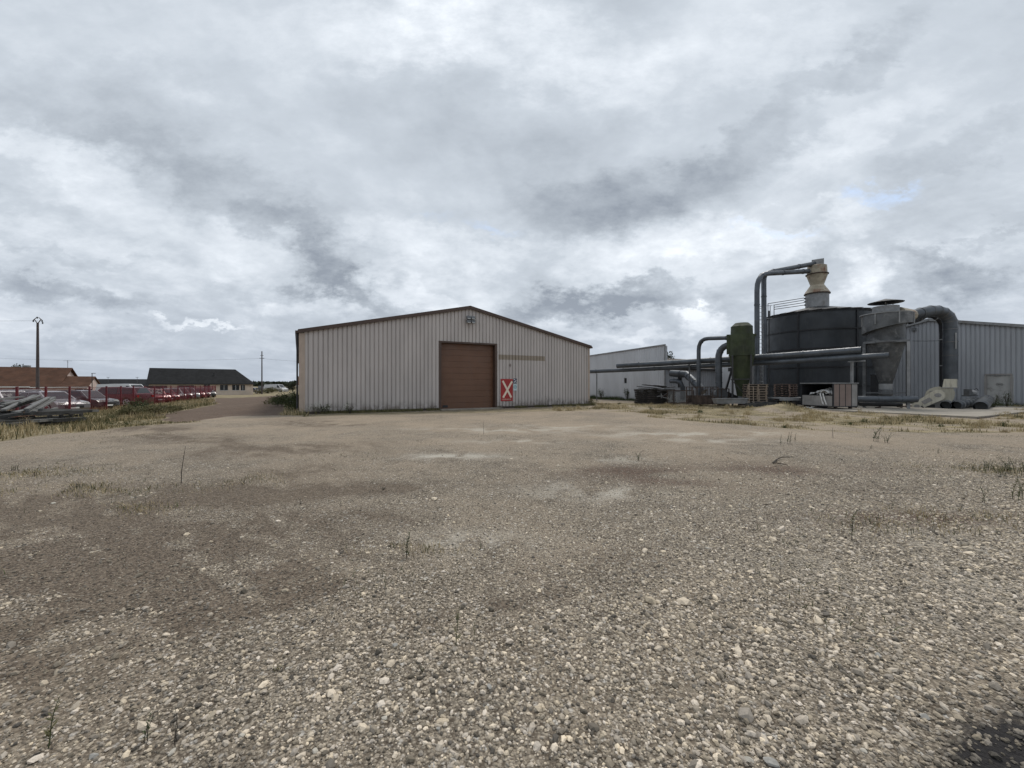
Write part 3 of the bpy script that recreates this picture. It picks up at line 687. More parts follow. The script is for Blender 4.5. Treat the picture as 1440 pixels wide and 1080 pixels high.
w_=lambda px:lx(cc,R(36),4.5,px)
h4,r4=house('house',cc,R(36),16.7,9,2.5,5.4,M['slate'],M['render'],'cream bungalow with a large charcoal tiled roof left of the barn',base=-.6,hip=3.0,wins=[(w_(315),1.05,1.3,1.1),(w_(331.5),1.05,1.2,1.1),(w_(341.5),1.0,.7,1.15),(w_(291),.2,1.0,2.0)],doors=[(w_(221),2.9,2.0,M['glassd']),(w_(262),2.5,2.05,M['glassd'])])
MB().tube([(1.6,-2.2,3.4),(1.6,-2.2,4.6)],.12,8).build('flue',M['black'],r4)
h5,r5=house('house',(-50.3,106),R(20),9,7,2.2,4.3,M['tile'],M['render'],'distant brown-roofed house peeping out at the left edge of the barn',base=-.7)
MB().box((9.0,.3,5.35),(.8,.5,.55)).build('chimney',M['galv2'],r1)
MB().tube([(13.6,.6,4.2),(13.6,.6,6.6)],.03,6).box((13.6,.6,6.5),(1.0,.03,.03)).box((13.6,.6,6.3),(.03,.7,.03)).build('aerial',M['darksteel'],r1)
# ================= silo =================
SC=Vector((26.4,35.2,0));SR=3.76;SH=7.5
def rz_cam(c): return math.atan2(-c[1],-c[0])  # local +x toward the camera
si=E('silo',SC,rz_cam(SC),'large dark slate-grey bolted cylindrical silo','silo')
MB().lathe([(SR,0),(SR,SH)],96).build('shell',M['silo'],si,smooth=40)
mb=MB()
for z_ in(.12,1.5,3.0,4.5,6.0,SH-.05): mb.lathe([(SR+.01,z_-.05),(SR+.07,z_-.05),(SR+.07,z_+.05),(SR+.01,z_+.05)],96,cap0=False,cap1=False)
for k in range(6):
    a=R(-19+60*k)
    # seam angle measured from the camera side; -19 deg lands at photo x 1126
    for zz in range(5):
        mb.box(((SR+.025)*math.cos(a),(SR+.025)*math.sin(a),.75+1.5*zz+.0),(.09,.12,1.38),Matrix.Rotation(a,3,'Z'))
mb.build('panel_flanges',M['seam'],si)
mb=MB().lathe([(SR+.12,SH-.02),(SR+.12,SH+.05),(.9,SH+.75)],48)
for k in range(26):
    a=2*PI*k/26;mb.box(((SR-.05)*math.cos(a),(SR-.05)*math.sin(a),SH+.09),(.5,.62,.035),Matrix.Rotation(a,3,'Z')@Matrix.Rotation(R(11),3,'Y')@Matrix.Rotation(R(4),3,'X'))
mb.build('roof',M['seam'],si)
# rooftop cyclone unit on the silo
ru=MB().lathe([(.84,SH+.5),(.84,9.5)],28).build('collar',M['galv2'],si,smooth=40)
MB().lathe([(.92,9.42),(.92,9.52),(.50,10.2),(.50,10.25),(.78,11.1),(.80,11.16),(.74,11.2),(.70,11.85),(.45,11.95)],14).build('hopper_separator',M['rustcream'],si,smooth=25)
MB().lathe([(.80,11.08),(.84,11.10),(.84,11.16),(.80,11.18)],14,cap0=False,cap1=False).build('rim_band',M['rust'],si)
MB().lathe([(.93,9.40),(.96,9.41),(.96,9.47),(.92,9.49)],14,cap0=False,cap1=False).build('rim_band',M['rust'],si)
MB().box((0,.05,12.15),(.55,.85,.5)).build('inlet_box',M['galv2'],si)
inv=(Matrix.Translation(SC)@Matrix.Rotation(rz_cam(SC),4,'Z')).inverted()
def Lc(p): return inv@Vector(p)
# railing on the roof
mb=MB();R0=P(1081,430,34.5);R1=P(1132,424,35.2);
def rail(mb,a,b,r=.022): mb.tube([Lc(a),Lc(b)],r,6)
for (xa,ya,xb,yb) in((1080,427,1131,419),(1088,429,1131,422),(1089,432,1131,425.5),(1089,435,1131,429)):
    rail(mb,P(xa,ya,34.0 if xa<1085 else 34.6),P(xb,yb,35.2 if xa>1085 else 34.8),.028)
for xa,y0,Zz in((1080,427,34.0),(1083,430,34.2),(1088.5,429,34.6)):
    rail(mb,P(xa,y0,Zz),P(xa,446,Zz),.03)
for y0 in(420,424.5,429): rail(mb,P(1131,y0,35.2),P(1133,y0,35.2),.06)
mb.build('roof_railing',M['black'],si)
# access ladder
mb=MB();LZ=33.2
for xa in(1067.5,1073): rail(mb,P(xa,430,LZ),P(xa,566,LZ),.026)
yk=434
while yk<566:
    rail(mb,P(1067.5,yk,LZ),P(1073,yk,LZ),.018);yk+=5.4
for yk in(431,449,): 
    rail(mb,P(1067.5,yk,LZ),P(1086,yk-1.5,34.2),.02)
mb.build('ladder',M['galv2'],si,smooth=50)
mb=MB();rail(mb,P(1081.5,437,34),P(1081.5,500,34),.05);rail(mb,P(1081.5,500,34),P(1081.5,566,34),.05);mb.build('downpipe',M['black'],si)
# feed pipes
def wtube(name,pts,r,mat_,label,cat,group=None,pipe=False,n=18,flanges=0,joints=(),fmat=None):
    o=Vector(pts[0]);e=E(name,o,0,label,cat,group);q=[Vector(p)-o for p in pts]
    mb=MB()
    (mb.pipe(q,r,n) if pipe else mb.tube(q,r,n))
    if pipe: t_=(q[-1]-q[-2]).normalized();ec=MB().tube([q[-1]-t_*.04,q[-1]-t_*.02],r-.017,n).build('bore_light_stop',M['boreshade'],e)  # added stop at the far end keeps light out of the bore
    mb.build('tube',mat_,e,smooth=40)
    if pipe: MB().tube(q,r-.016,n,False).build('dark_inside',M['boreshade'],e,smooth=40)  # added inner skin, depth shade of the open pipe painted dark
    if flanges:
        # flanged joints along the run
        seg=[(q[i+1]-q[i]).length for i in range(len(q)-1)];tot=sum(seg);d=flanges
        while d<tot:
            k=0;a=d
            while a>seg[k]:a-=seg[k];k+=1
            t=(q[k+1]-q[k]).normalized();p=q[k]+t*a
            MB().tube([p-t*.035,p+t*.035],r*1.10+.006,n).build('flange',fmat or mat_,e,smooth=40);d+=flanges
    return e
def bend(p,q,r_,s,steps=5):
    """rounded corner at q between p and s"""
    p,q,s=Vector(p),Vector(q),Vector(s);a=(p-q).normalized();b=(s-q).normalized()
    t0=q+a*r_;t1=q+b*r_;out=[]
    for k in range(steps+1):
        f=k/steps;out.append((t0*(1-f)**2)+(q*2*f*(1-f))+(t1*f*f))
    return out
a0=P(1064.5,566,32.5);a1=P(1064.5,385.5,32.5);a2=P(1137,381.5,35.0)
wtube('feed_pipe',[a0]+bend(a0,a1,1.3,a2)+[a2],.19,M['duct'],'tall slate pipe left of the ladder bending flat into the side of the rusty separator','pipe','feed pipes to the silo top',flanges=2.6)
b0=P(1075,566,33.4);b1=P(1074,386,33.4);b2=P(1085,382,33.8);b3=P(1146,370.5,35.2)
wtube('feed_pipe',[b0]+bend(b0,b1,.55,b2)+[b2+(b3-b2)*.05,b3],.19,M['duct'],'tall slate pipe right of the ladder sloping up to the very top of the silo','pipe','feed pipes to the silo top',flanges=2.9)
# ================= green cyclone =================
gc=P(1043,0,30);gc.z=0
gy=E('cyclone',gc,rz_cam(gc),'mossy green cyclone with a stepped cap and long cone on legs','cyclone')
MB().lathe([(.30,.75),(.82,3.7),(.86,3.72),(.86,3.8)],28).build('cone',M['green'],gy,smooth=35)
MB().lathe([(.84,3.75),(.84,5.28)],28).build('drum',M['green'],gy,smooth=35)
MB().lathe([(.70,5.25),(.73,5.3),(.71,5.85),(.73,5.87),(.45,6.14)],20).build('cap',M['green'],gy,smooth=25)
MB().box((.05,-.86,4.6),(.45,.24,1.45)).build('inlet_box',M['green'],gy);MB().box((.05,.82,5.2),(.25,.2,.18)).build('lifting_lug',M['green'],gy)
mb=MB()
for a in(40,140,220,320):
    x_,y_=0.92*math.cos(R(a)),0.92*math.sin(R(a));o=MB().beam((x_,y_,0),(x_,y_,3.75),.11,.11).build('leg',M['black'],gy)
for z_ in(2.0,):
    pts=[(0.92*math.cos(R(a)),0.92*math.sin(R(a)),z_) for a in(40,140,220,320)]
    for k in range(4): mb.beam(pts[k],pts[(k+1)%4],.07,.07)
mb.beam((.83,.69,.3),(.83,-.69,2.0),.05,.05).build('cross_bracing',M['black'],gy)
MB().box((0,0,.42),(.5,.5,.7)).build('rotary_valve',M['darksteel'],gy)
c0=P(982.5,563,33);c1=P(982.5,476.5,33);c2=P(1027,475,30.3)
wtube('inlet_pipe',[c0]+bend(c0,c1,.95,c2)+[c2],.155,M['duct'],'thin slate pipe looping up and over into the top of the green cyclone','pipe','pipes feeding the green cyclone',flanges=2.4)
d0_=P(1011,553,31);d1_=P(1011,484,31);d2_=P(1028,484.5,30.3)
wtube('inlet_pipe',[d0_]+bend(d0_,P(1010,483,31),1.25,d2_,7)+[d2_],.235,M['duct'],'thicker slate elbow pipe curving into the side of the green cyclone','pipe','pipes feeding the green cyclone',flanges=.8)
# transfer fan under it
tf=E('transfer_fan',P(1012,566,30.8),0,'dark rusty fan with a sloping chute left of the green cyclone','fan')
mb=MB().prism([(.5*math.cos(2*PI*k/18),.5*math.sin(2*PI*k/18)+.62) for k in range(18)],-.25,.25);mb.build('housing',M['darksteel'],tf)
MB().beam((.35,0,.7),(1.7,.1,.12),.45,.34).build('chute',M['black'],tf)
MB().beam((.45,.2,.5),(1.15,.2,2.9),.12,.12).box((1.1,.2,2.5),(.5,.4,.28)).box((1.75,.5,1.65),(.36,.2,.36)).build('motor_post',M['black'],tf)
# ================= long transfer pipes =================
def longpipe(a,b,r,label,sup):
    a,b=Vector(a),Vector(b);m=(a+b)/2-Vector((0,0,.05))
    e=wtube('transfer_pipe',[a,a.lerp(m,.5)-Vector((0,0,.02)),m,m.lerp(b,.5)-Vector((0,0,.02)),b],r,M['duct'],label,'pipe','long overhead transfer pipes',pipe=True,flanges=3.1,n=22)
    for t,zb,mt in sup:
        p=a.lerp(b,t)-a;pole=MB().beam((p.x,p.y,p.z-r-.05),(p.x,p.y,-a.z+g(a.x+p.x,a.y+p.y)),.09,.09);pole.build('support_post',mt,e)
    return e
longpipe(P(1250,499.5,25.6),P(830,522.5,41.5),.186,'lower and longer overhead grey pipe, open at its right end before the cyclone cone',[(.965,0,M['darksteel'])])
longpipe(P(1211,492.2,26.6),P(868,514.5,38.8),.225,'upper and thicker overhead grey pipe, its open end against the grey cyclone',[(.62,0,M['darksteel'])])
sp_=P(1198,0,27.7);sp_.z=0;spo=E('pipe_support',sp_,0,'pale slim post carrying the overhead pipes behind the waste bin','post')
zt_=CAMZ-(507.5-HY)/F*27.7
MB().beam((0,0,0),(0,0,zt_),.13,.13).build('post',M['galv2'],spo)
MB().beam((-.15,.1,zt_-.06),(-.5,-1.6,zt_-.09),.08,.08).build('arm',M['galv2'],spo)
# ================= grey cyclone =================
yc=P(1245.5,0,27.6);yc.z=0
cy=E('cyclone',yc,rz_cam(yc),'big weathered grey cyclone with a spiral hood and a conical rain cap','cyclone')
n=20
MB().lathe([(.33,1.62),(1.02,4.45),(1.04,4.52)],24).build('cone',M['galv'],cy,smooth=20)
MB().lathe([(.36,1.28),(.36,1.66)],16).build('outlet_collar',M['galv2'],cy,smooth=30)
MB().lathe([(.16,.62),(.38,.95),(.38,1.26)],12).build('outlet_valve',M['darksteel'],cy,smooth=30)
MB().lathe([(1.0,4.5),(1.0,5.75)],24).build('drum',M['galv'],cy,smooth=20)
# spiral volute: radius grows and floor falls toward the far left side
mb=MB();m_=28;vs=[]
right=math.atan2(1,0)
# local +x faces the camera, local +y points to the camera's right
for k in range(m_+1):
    a=PI/2*.95-2*PI*k/m_ if 0 else R(80)-2*PI*k/m_
    f=k/m_;r_=1.38-.30*f
    # floor highest at the inlet (right), lowest at left
    zf=5.05+.62*(.5+.5*math.cos(a-R(80)))
    for rr_,zz in((r_,zf),(r_,6.35),(.6,6.35),(.95,zf)): vs.append((rr_*math.cos(a),rr_*math.sin(a),zz))
fs=[]
for k in range(m_):
    for q in range(4): fs.append((k*4+q,k*4+(q+1)%4,(k+1)*4+(q+1)%4,(k+1)*4+q))
fs+= [(0,1,2,3),tuple(m_*4+q for q in(3,2,1,0))]
mb.add(vs,fs).build('spiral_hood',M['galv'],cy)
mb=MB()
for k in range(0,m_,4):
    a=R(80)-2*PI*k/m_;r_=1.38-.30*k/m_+.02;mb.box((r_*math.cos(a),r_*math.sin(a),5.98),(.05,.07,.72),Matrix.Rotation(a,3,'Z'))
mb.lathe([(1.2,6.33),(1.36,6.33),(1.36,6.39),(1.2,6.39)],28);mb.build('flange',M['galv2'],cy)
MB().lathe([(.70,6.36),(.70,6.9)],22,cap1=False).build('vent_ring',M['galv2'],cy,smooth=40)
MB().lathe([(.62,6.36),(.62,6.6)],22).build('vent_floor',M['black'],cy)
MB().lathe([(.93,7.14),(.95,7.17),(.06,7.42)],24).build('rain_cap',M['seam'],cy,smooth=50)
MB().tube([(0,0,6.5),(0,0,7.3)],.05,8).tube([(.4,0,6.8),(.55,0,7.18)],.025,6).tube([(-.3,.3,6.8),(-.4,.4,7.18)],.025,6).build('cap_stay',M['galv2'],cy)
mb=MB().lathe([(1.0,4.42),(1.22,4.42),(1.22,4.52),(1.0,4.52)],8,ph=R(22.5));
for s1,s2 in((1,1),(1,-1),(-1,-1),(-1,1)):
    a_=(1.0*s1,1.08*s2);b_={(1,1):(1,-1),(1,-1):(-1,-1),(-1,-1):(-1,1),(-1,1):(1,1)}[(s1,s2)]
    mb.beam((a_[0],a_[1],4.44),(b_[0],b_[1]*1.08,4.44),.12,.14)
    mb.beam((a_[0],a_[1],1.05),(b_[0],b_[1]*1.08,1.05),.05,.05)
mb.build('support_frame',M['darksteel'],cy)
for s1,s2,mt in((1,1,'galv2'),(1,-1,'galv'),(-1,-1,'black'),(-1,1,'black')):
    MB().beam((1.0*s1,1.08*s2,0),(1.0*s1,1.08*s2,4.38),.16,.16).build('leg',M[mt],cy)
# ground pipe and rotary motor pieces under the grey cyclone
wtube('ground_pipe',[P(1203,561,27),P(1290,561.5,25.8)],.20,M['duct'],'dark pipe lying level on blocks below the grey cyclone','pipe',flanges=1.2)
wtube('ground_pipe',[P(1208,568,27.2),P(1268,569,26.6)],.13,M['black'],'thin black pipe on the slab under the thicker ground pipe','pipe')
for k,(xp,z_) in enumerate(((1216,27.0),(1250,26.5),(1282,26.0))):
    pass
mb=MB().box((0,0,.25),(.35,.35,.5)).box((.1,0,.55),(.2,.2,.2));q=mb.build('housing',M['black'],None)
T(q,'black gearbox block beside the near leg of the grey cyclone','gearbox');q.name='gearbox';q.location=P(1236,570,28.0)
# tall dark panel/cabinet by the silo
cb_=E('control_cabinet',P(1231,571,30.5),rz_cam(P(1231,571,30.5)),'tall narrow black cabinet between the silo and the cyclone legs','cabinet')
MB().box((0,0,1.15),(.3,.55,2.3)).box((0,0,2.33),(.36,.62,.06)).build('body',M['black'],cb_)
MB().box((.16,0,1.2),(.02,.46,2.0)).build('door',M['seam'],cb_)
# ================= centrifugal fan + big duct =================
fz=27.6;fo=P(1318,574.5,fz);rzf=math.atan2(fo.y,fo.x)-PI/2   # local x to the right, -y to the camera
fb=E('centrifugal_fan',fo,rzf,'cream centrifugal fan with a slanted belt guard at the foot of the big duct','fan')
def SX(px,py):  # photo pixel to local x,z on the plane through fo facing the camera
    c=math.cos(math.atan2(fo.x,fo.y));u_=(px-720)/F
    # plane: through fo, normal toward camera in ground plane
    nx,ny=fo.x,fo.y;k=(nx*fo.x+ny*fo.y)/(nx*u_+ny);pt=Vector((u_*k,k))
    lx_=(pt.x-fo.x)*math.cos(rzf)+(pt.y-fo.y)*math.sin(rzf)
    return lx_, CAMZ-(py-HY)/F*k-fo.z
scroll=[(1340,546),(1343,552),(1342,559),(1338,566),(1332,572),(1326,574.3),(1304,574.3),(1301,568),(1300,562),(1300.5,555),(1303,550),(1308,546.5),(1314,544.5),(1321,543.5),(1325,545)]
MB().prism([SX(*p) for p in scroll],-.28,.42).build('scroll_housing',M['cream2'],fb)
MB().prism([SX(*p) for p in [(1325,545.5),(1346,545.5),(1346,533),(1327.5,533)]],-.22,.40).build('outlet',M['cream'],fb)
mb=MB();x0,z0=SX(1325,545.3);x1,z1=SX(1347,545.3);mb.box(((x0+x1)/2,.08,z0),(x1-x0+.1,.86,.06));mb.build('flange',M['greypanel'],fb)
MB().prism([SX(*p) for p in [(1303,574.4),(1309,563),(1325,563),(1329,574.4)]],-.55,-.30).build('pedestal',M['greypanel'],fb)
MB().prism([SX(*p) for p in [(1307,549.5),(1328,549.5),(1328,551),(1307,551)]],-.34,-.25).build('rib',M['greypanel'],fb)
# belt guard
ax_,az_=SX(1290,570.5);bx_,bz_=SX(1319,555.5)
d=Vector((bx_-ax_,0,bz_-az_)).normalized();nn_=Vector((-d.z,0,d.x));pl=[]
r0_,r1_=.26,.36
for k in range(9): 
    a=PI/2+PI*k/8;v=Vector((ax_,0,az_))+(d*math.cos(a)+nn_*math.sin(a))*r0_;pl.append((v.x,v.z))
for k in range(9):
    a=-PI/2+PI*k/8;v=Vector((bx_,0,bz_))+(d*math.cos(a)+nn_*math.sin(a))*r1_;pl.append((v.x,v.z))
bg=MB().prism(pl,-.80,-.60).build('belt_guard',M['cream'],fb)
A_=Vector((ax_,-.805,az_));B_=Vector((bx_,-.805,bz_))
MB().beam(A_+d*.35,B_-d*.40,.02,.26,nn_).build('mesh_panel',M['greypanel'],bg)
for c_,rr_ in((A_,.14),(B_,.17)):
    mb=MB();mb.prism([(c_.x+rr_*math.cos(2*PI*k/16),c_.z+rr_*math.sin(2*PI*k/16)*.8) for k in range(16)],-.82,-.79);mb.build('pulley_opening',M['greypanel'],bg)
MB().box((ax_+.5,-.45,.14),(.7,.3,.28)).build('motor_base',M['black'],fb)
# big duct with mitred elbow to the grey cyclone
v0=P(1336.5,534,28.3);v1=P(1336.5,463,28.3)
inn=P(1278,443.5,28.0)
pts=[v0,v1]
ctrl=[(1336,452,28.3),(1332.5,445,28.3),(1326,440,28.3),(1318,437.5,28.25),(1308,437.5,28.2),(1294,440.5,28.1),(1280,444,28.0)]
pts+=[P(*c_) for c_ in ctrl]
bd=wtube('duct',pts,[.38]*2+[.38]*5+[.37,.35],M['duct'],'thick slate duct rising from the cream fan and bending over to the grey cyclone','duct')
for k,q in enumerate(pts[1:-1]):
    t=(pts[k+2]-pts[k]).normalized();MB().tube([q-v0-t*.025,q-v0+t*.025],.395,18).build('seam_band',M['darksteel'],bd,smooth=40)
for yv in(500,481):
    q=P(1336.5,yv,28.3)-v0;MB().tube([q-Vector((0,0,.03)),q+Vector((0,0,.03))],.395,18).build('seam_band',M['darksteel'],bd,smooth=40)
t0_=P(1344.2,468,27.9)-v0;MB().box(t0_+Vector((0,0,-.55)),(.10,.03,1.1)).build('inspection_strip',M['galv2'],bd)
pts=[P(1325,551,29.6),P(1325,470,29.6),P(1324,456,29.6),P(1320,449,29.5),P(1313,445,29.4),P(1303,444,29.2),P(1290,450,28.8),P(1279,453,28.4)]
bd2=wtube('duct',pts,.155,M['seam'],'slimmer black duct just behind and left of the thick duct','duct',flanges=1.9,fmat=M['galv2'])
# inlet transition of cyclone
mb=MB();a=P(1262,441,27.4);b=P(1281,443.5,28.0)
io=E('inlet_cone',a,0,'rust-stained tapered inlet joining the duct to the spiral hood','duct')
MB().tube([Vector((0,0,0)),b-a],[.46,.40],12).build('taper',M['rustcream'],io,smooth=20)
# ================= open pipes lying on the slab =================
def groundpipe(a,b,r,label):
    a,b=Vector(a),Vector(b)
    return wtube('steel_pipe',[a,b],r,M['duct'],label,'pipe','open pipes lying by the hall wall',pipe=True,flanges=.9,n=22,fmat=M['galv2'])
groundpipe(P(1329.5,569.8,26.3),P(1336,566.5,28.2),.26,'leftmost open pipe end in front of the cream fan, seen as a black hole')
groundpipe(P(1344,570.3,26.0),P(1372,564,29.0),.27,'middle open pipe lying on the slab with its length running to the right')
groundpipe(P(1378.5,572,25.6),P(1388,562,29.0),.32,'rightmost and widest open pipe, lying before the white door')
mt_=E('motor',P(1364,565,28.6),.3,'small dented grey electric motor on a frame behind the middle open pipe','motor')
MB().box((0,0,.42),(.8,.5,.08)).box((-.25,0,.68),(.3,.3,.42)).build('frame',M['darksteel'],mt_)
MB().tube([(.0,0,.62),(.5,0,.62)],.17,14).build('casing',M['galv2'],mt_,smooth=40)
MB().tube([(.05,-.2,.85),(.3,-.2,.95),(.5,-.2,.8)],.02,6).build('handle',M['black'],mt_)
# ================= crooked elbow ducts on the left =================
e0=P(943.5,525,37);e1=P(966,526.5,35.5);e2=P(980,541,34.0);e3=P(990,551,33.4)
wtube('elbow_duct',[e0,e0.lerp(e1,.82),e1,e1.lerp(e2,.25),e2,e2.lerp(e3,.4),e3],.30,M['duct'],'thick mitred duct elbow sloping down from the wall to the rusty cage','duct',flanges=1.05)
f0=P(943.5,536,37);wtube('elbow_duct',[f0,P(952,536,36.3),P(957,538,36),P(960,545,36),P(960,562,36)],.20,M['duct'],'smaller duct elbow turning straight down under the thick one','duct',flanges=.8)
wtube('stub_pipe',[P(956,528,36.4),P(956,545,36.4)],.18,M['seam'],'short dark pipe dropping between the two elbows','pipe')
# ================= junk by the silo =================
def pal_mesh():
    mb=MB()
    mb.box((0,0,.075),(1.06,.70,.086));  # added filler block, its dark colour stands for shade between the boards
    for y_ in(-.38,.38):
        for x_ in(-.53,.05,.53): mb.box((x_,y_,.075),(.08,.08,.09))
    for k in range(5): mb.box((0,-.40+k*.20,.132),(1.2,.11,.024))
    for k in (-.40,0,.40): mb.box((0,k,.016),(1.2,.10,.024))
    return mb
def stack(base,rz,n,mt,lab,grp,sc=(1,1,1)):
    p=pal_mesh().build('pallet',mt);p.data.materials.append(M['darkwood_gapshade'])
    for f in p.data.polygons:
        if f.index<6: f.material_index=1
    for k in range(n):
        o=p if k==0 else p.copy()
        if k: C.objects.link(o)
        o.location=Vector(base)+Vector((random.uniform(-.03,.03),random.uniform(-.03,.03),k*.150*sc[2]));o.rotation_euler=(0,0,rz+random.uniform(-.04,.04));o.scale=sc
        pos='bottom' if k==0 else ('top' if k==n-1 else None)
        T(o,(f'wooden pallet at the {pos} of {lab}' if pos else f'wooden pallet within {lab}'),'pallet',grp)
        if not pos: o['group']=grp+', middle ones'
st1=P(1061.5,573,29);st1.z=.42
stack(st1,R(-14),7,M['wood'],'the tall lattice stack beside the green cyclone','pallets in the left stack',(1.1,1.2,1.16))
st2=P(1104.5,573,29.6);st2.z=.48
pinkwood=mat('reddish_pallet_wood',(.20,.14,.115),.85,var=.3,scale=4,dirt=(.08,.05,.04))
stack(st2,R(38),7,pinkwood,'the reddish stack in front of the silo','pallets in the right stack',(1.15,1.2,1.12))
# lattice uprights leaned on left stack
for k,xp in enumerate((1053.5,1059.5,1067.5)):
    q=P(xp,573,28.1);q.z=.45
    T(MB().beam((0,0,0),(0.02,.05,1.25-.2*k),.05,.03).build('wooden_batten',M['wood'],loc=q),'pale upright batten fixed to the front of the left pallet stack','batten','battens on the pallet stack')
# timber baulks
k=0
for row,(z_,n_) in enumerate(((.09,5),(.26,4))):
    for q in range(n_):
        a=P(1049+row*1,571,27.6+q*.28);a.z=z_;b=P(1111-row*6,571,28.2+q*.28);b.z=z_+random.uniform(-.01,.02)
        o=MB().beam((0,0,0),b-a,.2,.16).build('timber_baulk',M['beamdark'],loc=a)
        T(o,'thick old timber lying in the low heap under the pallet stacks','timber','timbers under the pallet stacks')
fb2=E('flatbed_trailer',P(1112,572,28.8),R(8),'low grey flatbed trailer before the reddish pallet stack','trailer')
MB().box((.1,0,.62),(3.0,1.3,.09)).box((.1,-.6,.54),(3.0,.08,.14)).build('deck',M['galv2'],fb2)
for x_,y_ in((-.3,-.55),(.7,-.55),(-.3,.55),(.7,.55)):
    w_o=MB().tube([(x_,y_-.09,.24),(x_,y_+.09,.24)],.24,16).build('wheel',M['rubber'],fb2,smooth=40)
    MB().tube([(x_,y_-.10,.24),(x_,y_+.10,.24)],.12,12).build('rim',M['rust'],w_o)
MB().beam((1.6,0,.5),(2.3,-.2,.2),.1,.1).build('drawbar',M['rust'],fb2)
# grey trough
tr=E('metal_trough',P(1027,568.5,28.6),R(-4),'long pale grey sheet-metal trough in front of the green cyclone','trough')
mb=MB();q=1.0
mb.add([(-1.0,-.28,.05),(1.0,-.28,.05),(1.02,-.38,.40),(-1.12,-.38,.40),(-1.0,.28,.05),(1.0,.28,.05),(1.02,.38,.40),(-1.12,.38,.40)],[(0,1,2,3),(4,5,6,7),(0,1,5,4),(1,2,6,5),(3,0,4,7)])
mb.build('body',M['galv2'],tr);MB().box((-.05,-.40,.42),(2.2,.08,.05)).box((1.05,0,.42),(.06,.8,.05)).build('rim',M['galv2'],tr)
for x_ in(-.7,.7): MB().box((x_,0,.0),(.1,.6,.10)).build('skid',M['rust'],tr)
# rusty cages
def cage(c,rz,L_,W_,H_,label,n=5,mesh=False,plate=True):
    o=E('wire_cage' if mesh else 'steel_crate',c,rz,label,'cage' if mesh else 'crate');mb=MB();t=.055
    for x_ in(-L_/2,L_/2):
        for y_ in(-W_/2,W_/2): mb.box((x_,y_,H_/2),(t,t,H_))
    for z_ in(.08,H_):
        for y_ in(-W_/2,W_/2): mb.box((0,y_,z_),(L_,t,t))
        for x_ in(-L_/2,L_/2): mb.box((x_,0,z_),(t,W_,t))
    mb.build('frame',M['rust'],o);mb=MB()
    if mesh:
        k=-L_/2
        while k<L_/2:
            for y_ in(-W_/2,W_/2): mb.box((k,y_,H_/2),(.012,.012,H_))
            k+=.09
        k=.1
        while k<H_:
            for y_ in(-W_/2,W_/2): mb.box((0,y_,k),(L_,.012,.012))
            for x_ in(-L_/2,L_/2): mb.box((x_,0,k),(.012,W_,.012))
            k+=.09
        mb.build('mesh',M['galv2'],o)
    else:
        for k in range(n+1): 
            for y_ in(-W_/2,W_/2): mb.box((-L_/2+L_*k/n,y_,H_/2),(.05,.03,H_))
        for y_ in(-W_/2,W_/2): mb.box((0,y_,H_*.5),(L_,.03,.04))
        mb.build('bars',M['rust'],o)
        if plate: MB().box((0,W_/2-.05,H_*.27),(L_-.1,.02,H_*.5)).box((0,0,.1),(L_-.1,W_-.1,.03)).box((0,-W_/2+.05,H_*.24),(L_-.1,.015,H_*.44)).build('plate',M['rust'],o)
    return o
cage(P(987,569,30.5),R(2),1.9,1.0,1.32,'rusty barred steel crate left of the grey trough')
cage(P(1012,569,31.0),R(6),.9,.9,1.2,'second rusty crate, narrower, behind the left end of the trough',n=3)
cage(P(957,568,32),R(10),1.7,.9,1.05,'wire mesh cage with pale wires between the black heap and the rusty crate',mesh=True)
for k in range(7):
    q=P(random.uniform(942,972),566,32+random.uniform(-.3,.3));q.z=random.uniform(.15,.35)
    T(MB().beam((0,0,0),(random.uniform(-.5,.5),.1,random.uniform(.1,.6)),.09,.05).build('broken_board',M['greywood'],loc=q),'short pale broken board jammed in the wire mesh cage','board','broken boards in the wire cage')
# black rack heap
for lv in range(7):
    for sd_ in range(2):
        q=P(908+sd_*25,567,34.2);q.z=.05+lv*.172
        mb=MB()
        for y_ in(-.5,0,.5): mb.box((0,y_,.05),(1.6,.08,.10))
        for k in range(7): mb.box((-.74+k*.245,0,.13),(.16,1.15,.03))
        for k in(-.7,0,.7): mb.box((k,0,.0),(.1,1.1,.03))
        o=mb.build('black_pallet',M['darkwood_gapshade'],loc=q+Vector((random.uniform(-.06,.06),random.uniform(-.08,.08),0)),rz=R(random.uniform(-5,5)))
        T(o,('left column' if sd_==0 else 'right column')+' blackened pallet in the dark heap before the pale hall','pallet','blackened pallets, '+('left' if sd_==0 else 'right')+' column')
for k,(xa,ya,xb,yb,w_) in enumerate(((897,543.5,925,546,.5),(905,541,938,545,.7),(900,546,950,549,.8),(921,542,935,543.5,.5),(915,547,948,544,.4),(928,549,954,551,.5))):
    a=P(xa,ya,33.8-.25*k*.5);b=P(xb,yb,34.0-.2*k*.5)
    T(MB().beam((0,0,0),b-a,w_,.05).build('warped_board',M['darkwood_gapshade'] if k%2 else M['beamdark'],loc=a),'warped dark board thrown on top of the black heap','board','boards on the black heap')
for k in range(9):
    a=P(random.uniform(925,945),random.uniform(556,566),33);b=a+Vector((random.uniform(-.5,.7),random.uniform(-.2,.2),random.uniform(-.1,.4)));a.z=max(a.z,.12)
    T(MB().beam((0,0,0),b-a,.07,.05).build('scrap_bar',M['rust'] if k%2 else M['galv2'],loc=a),'short scrap bar at the foot of the black heap','scrap bar','scrap bars by the black heap')
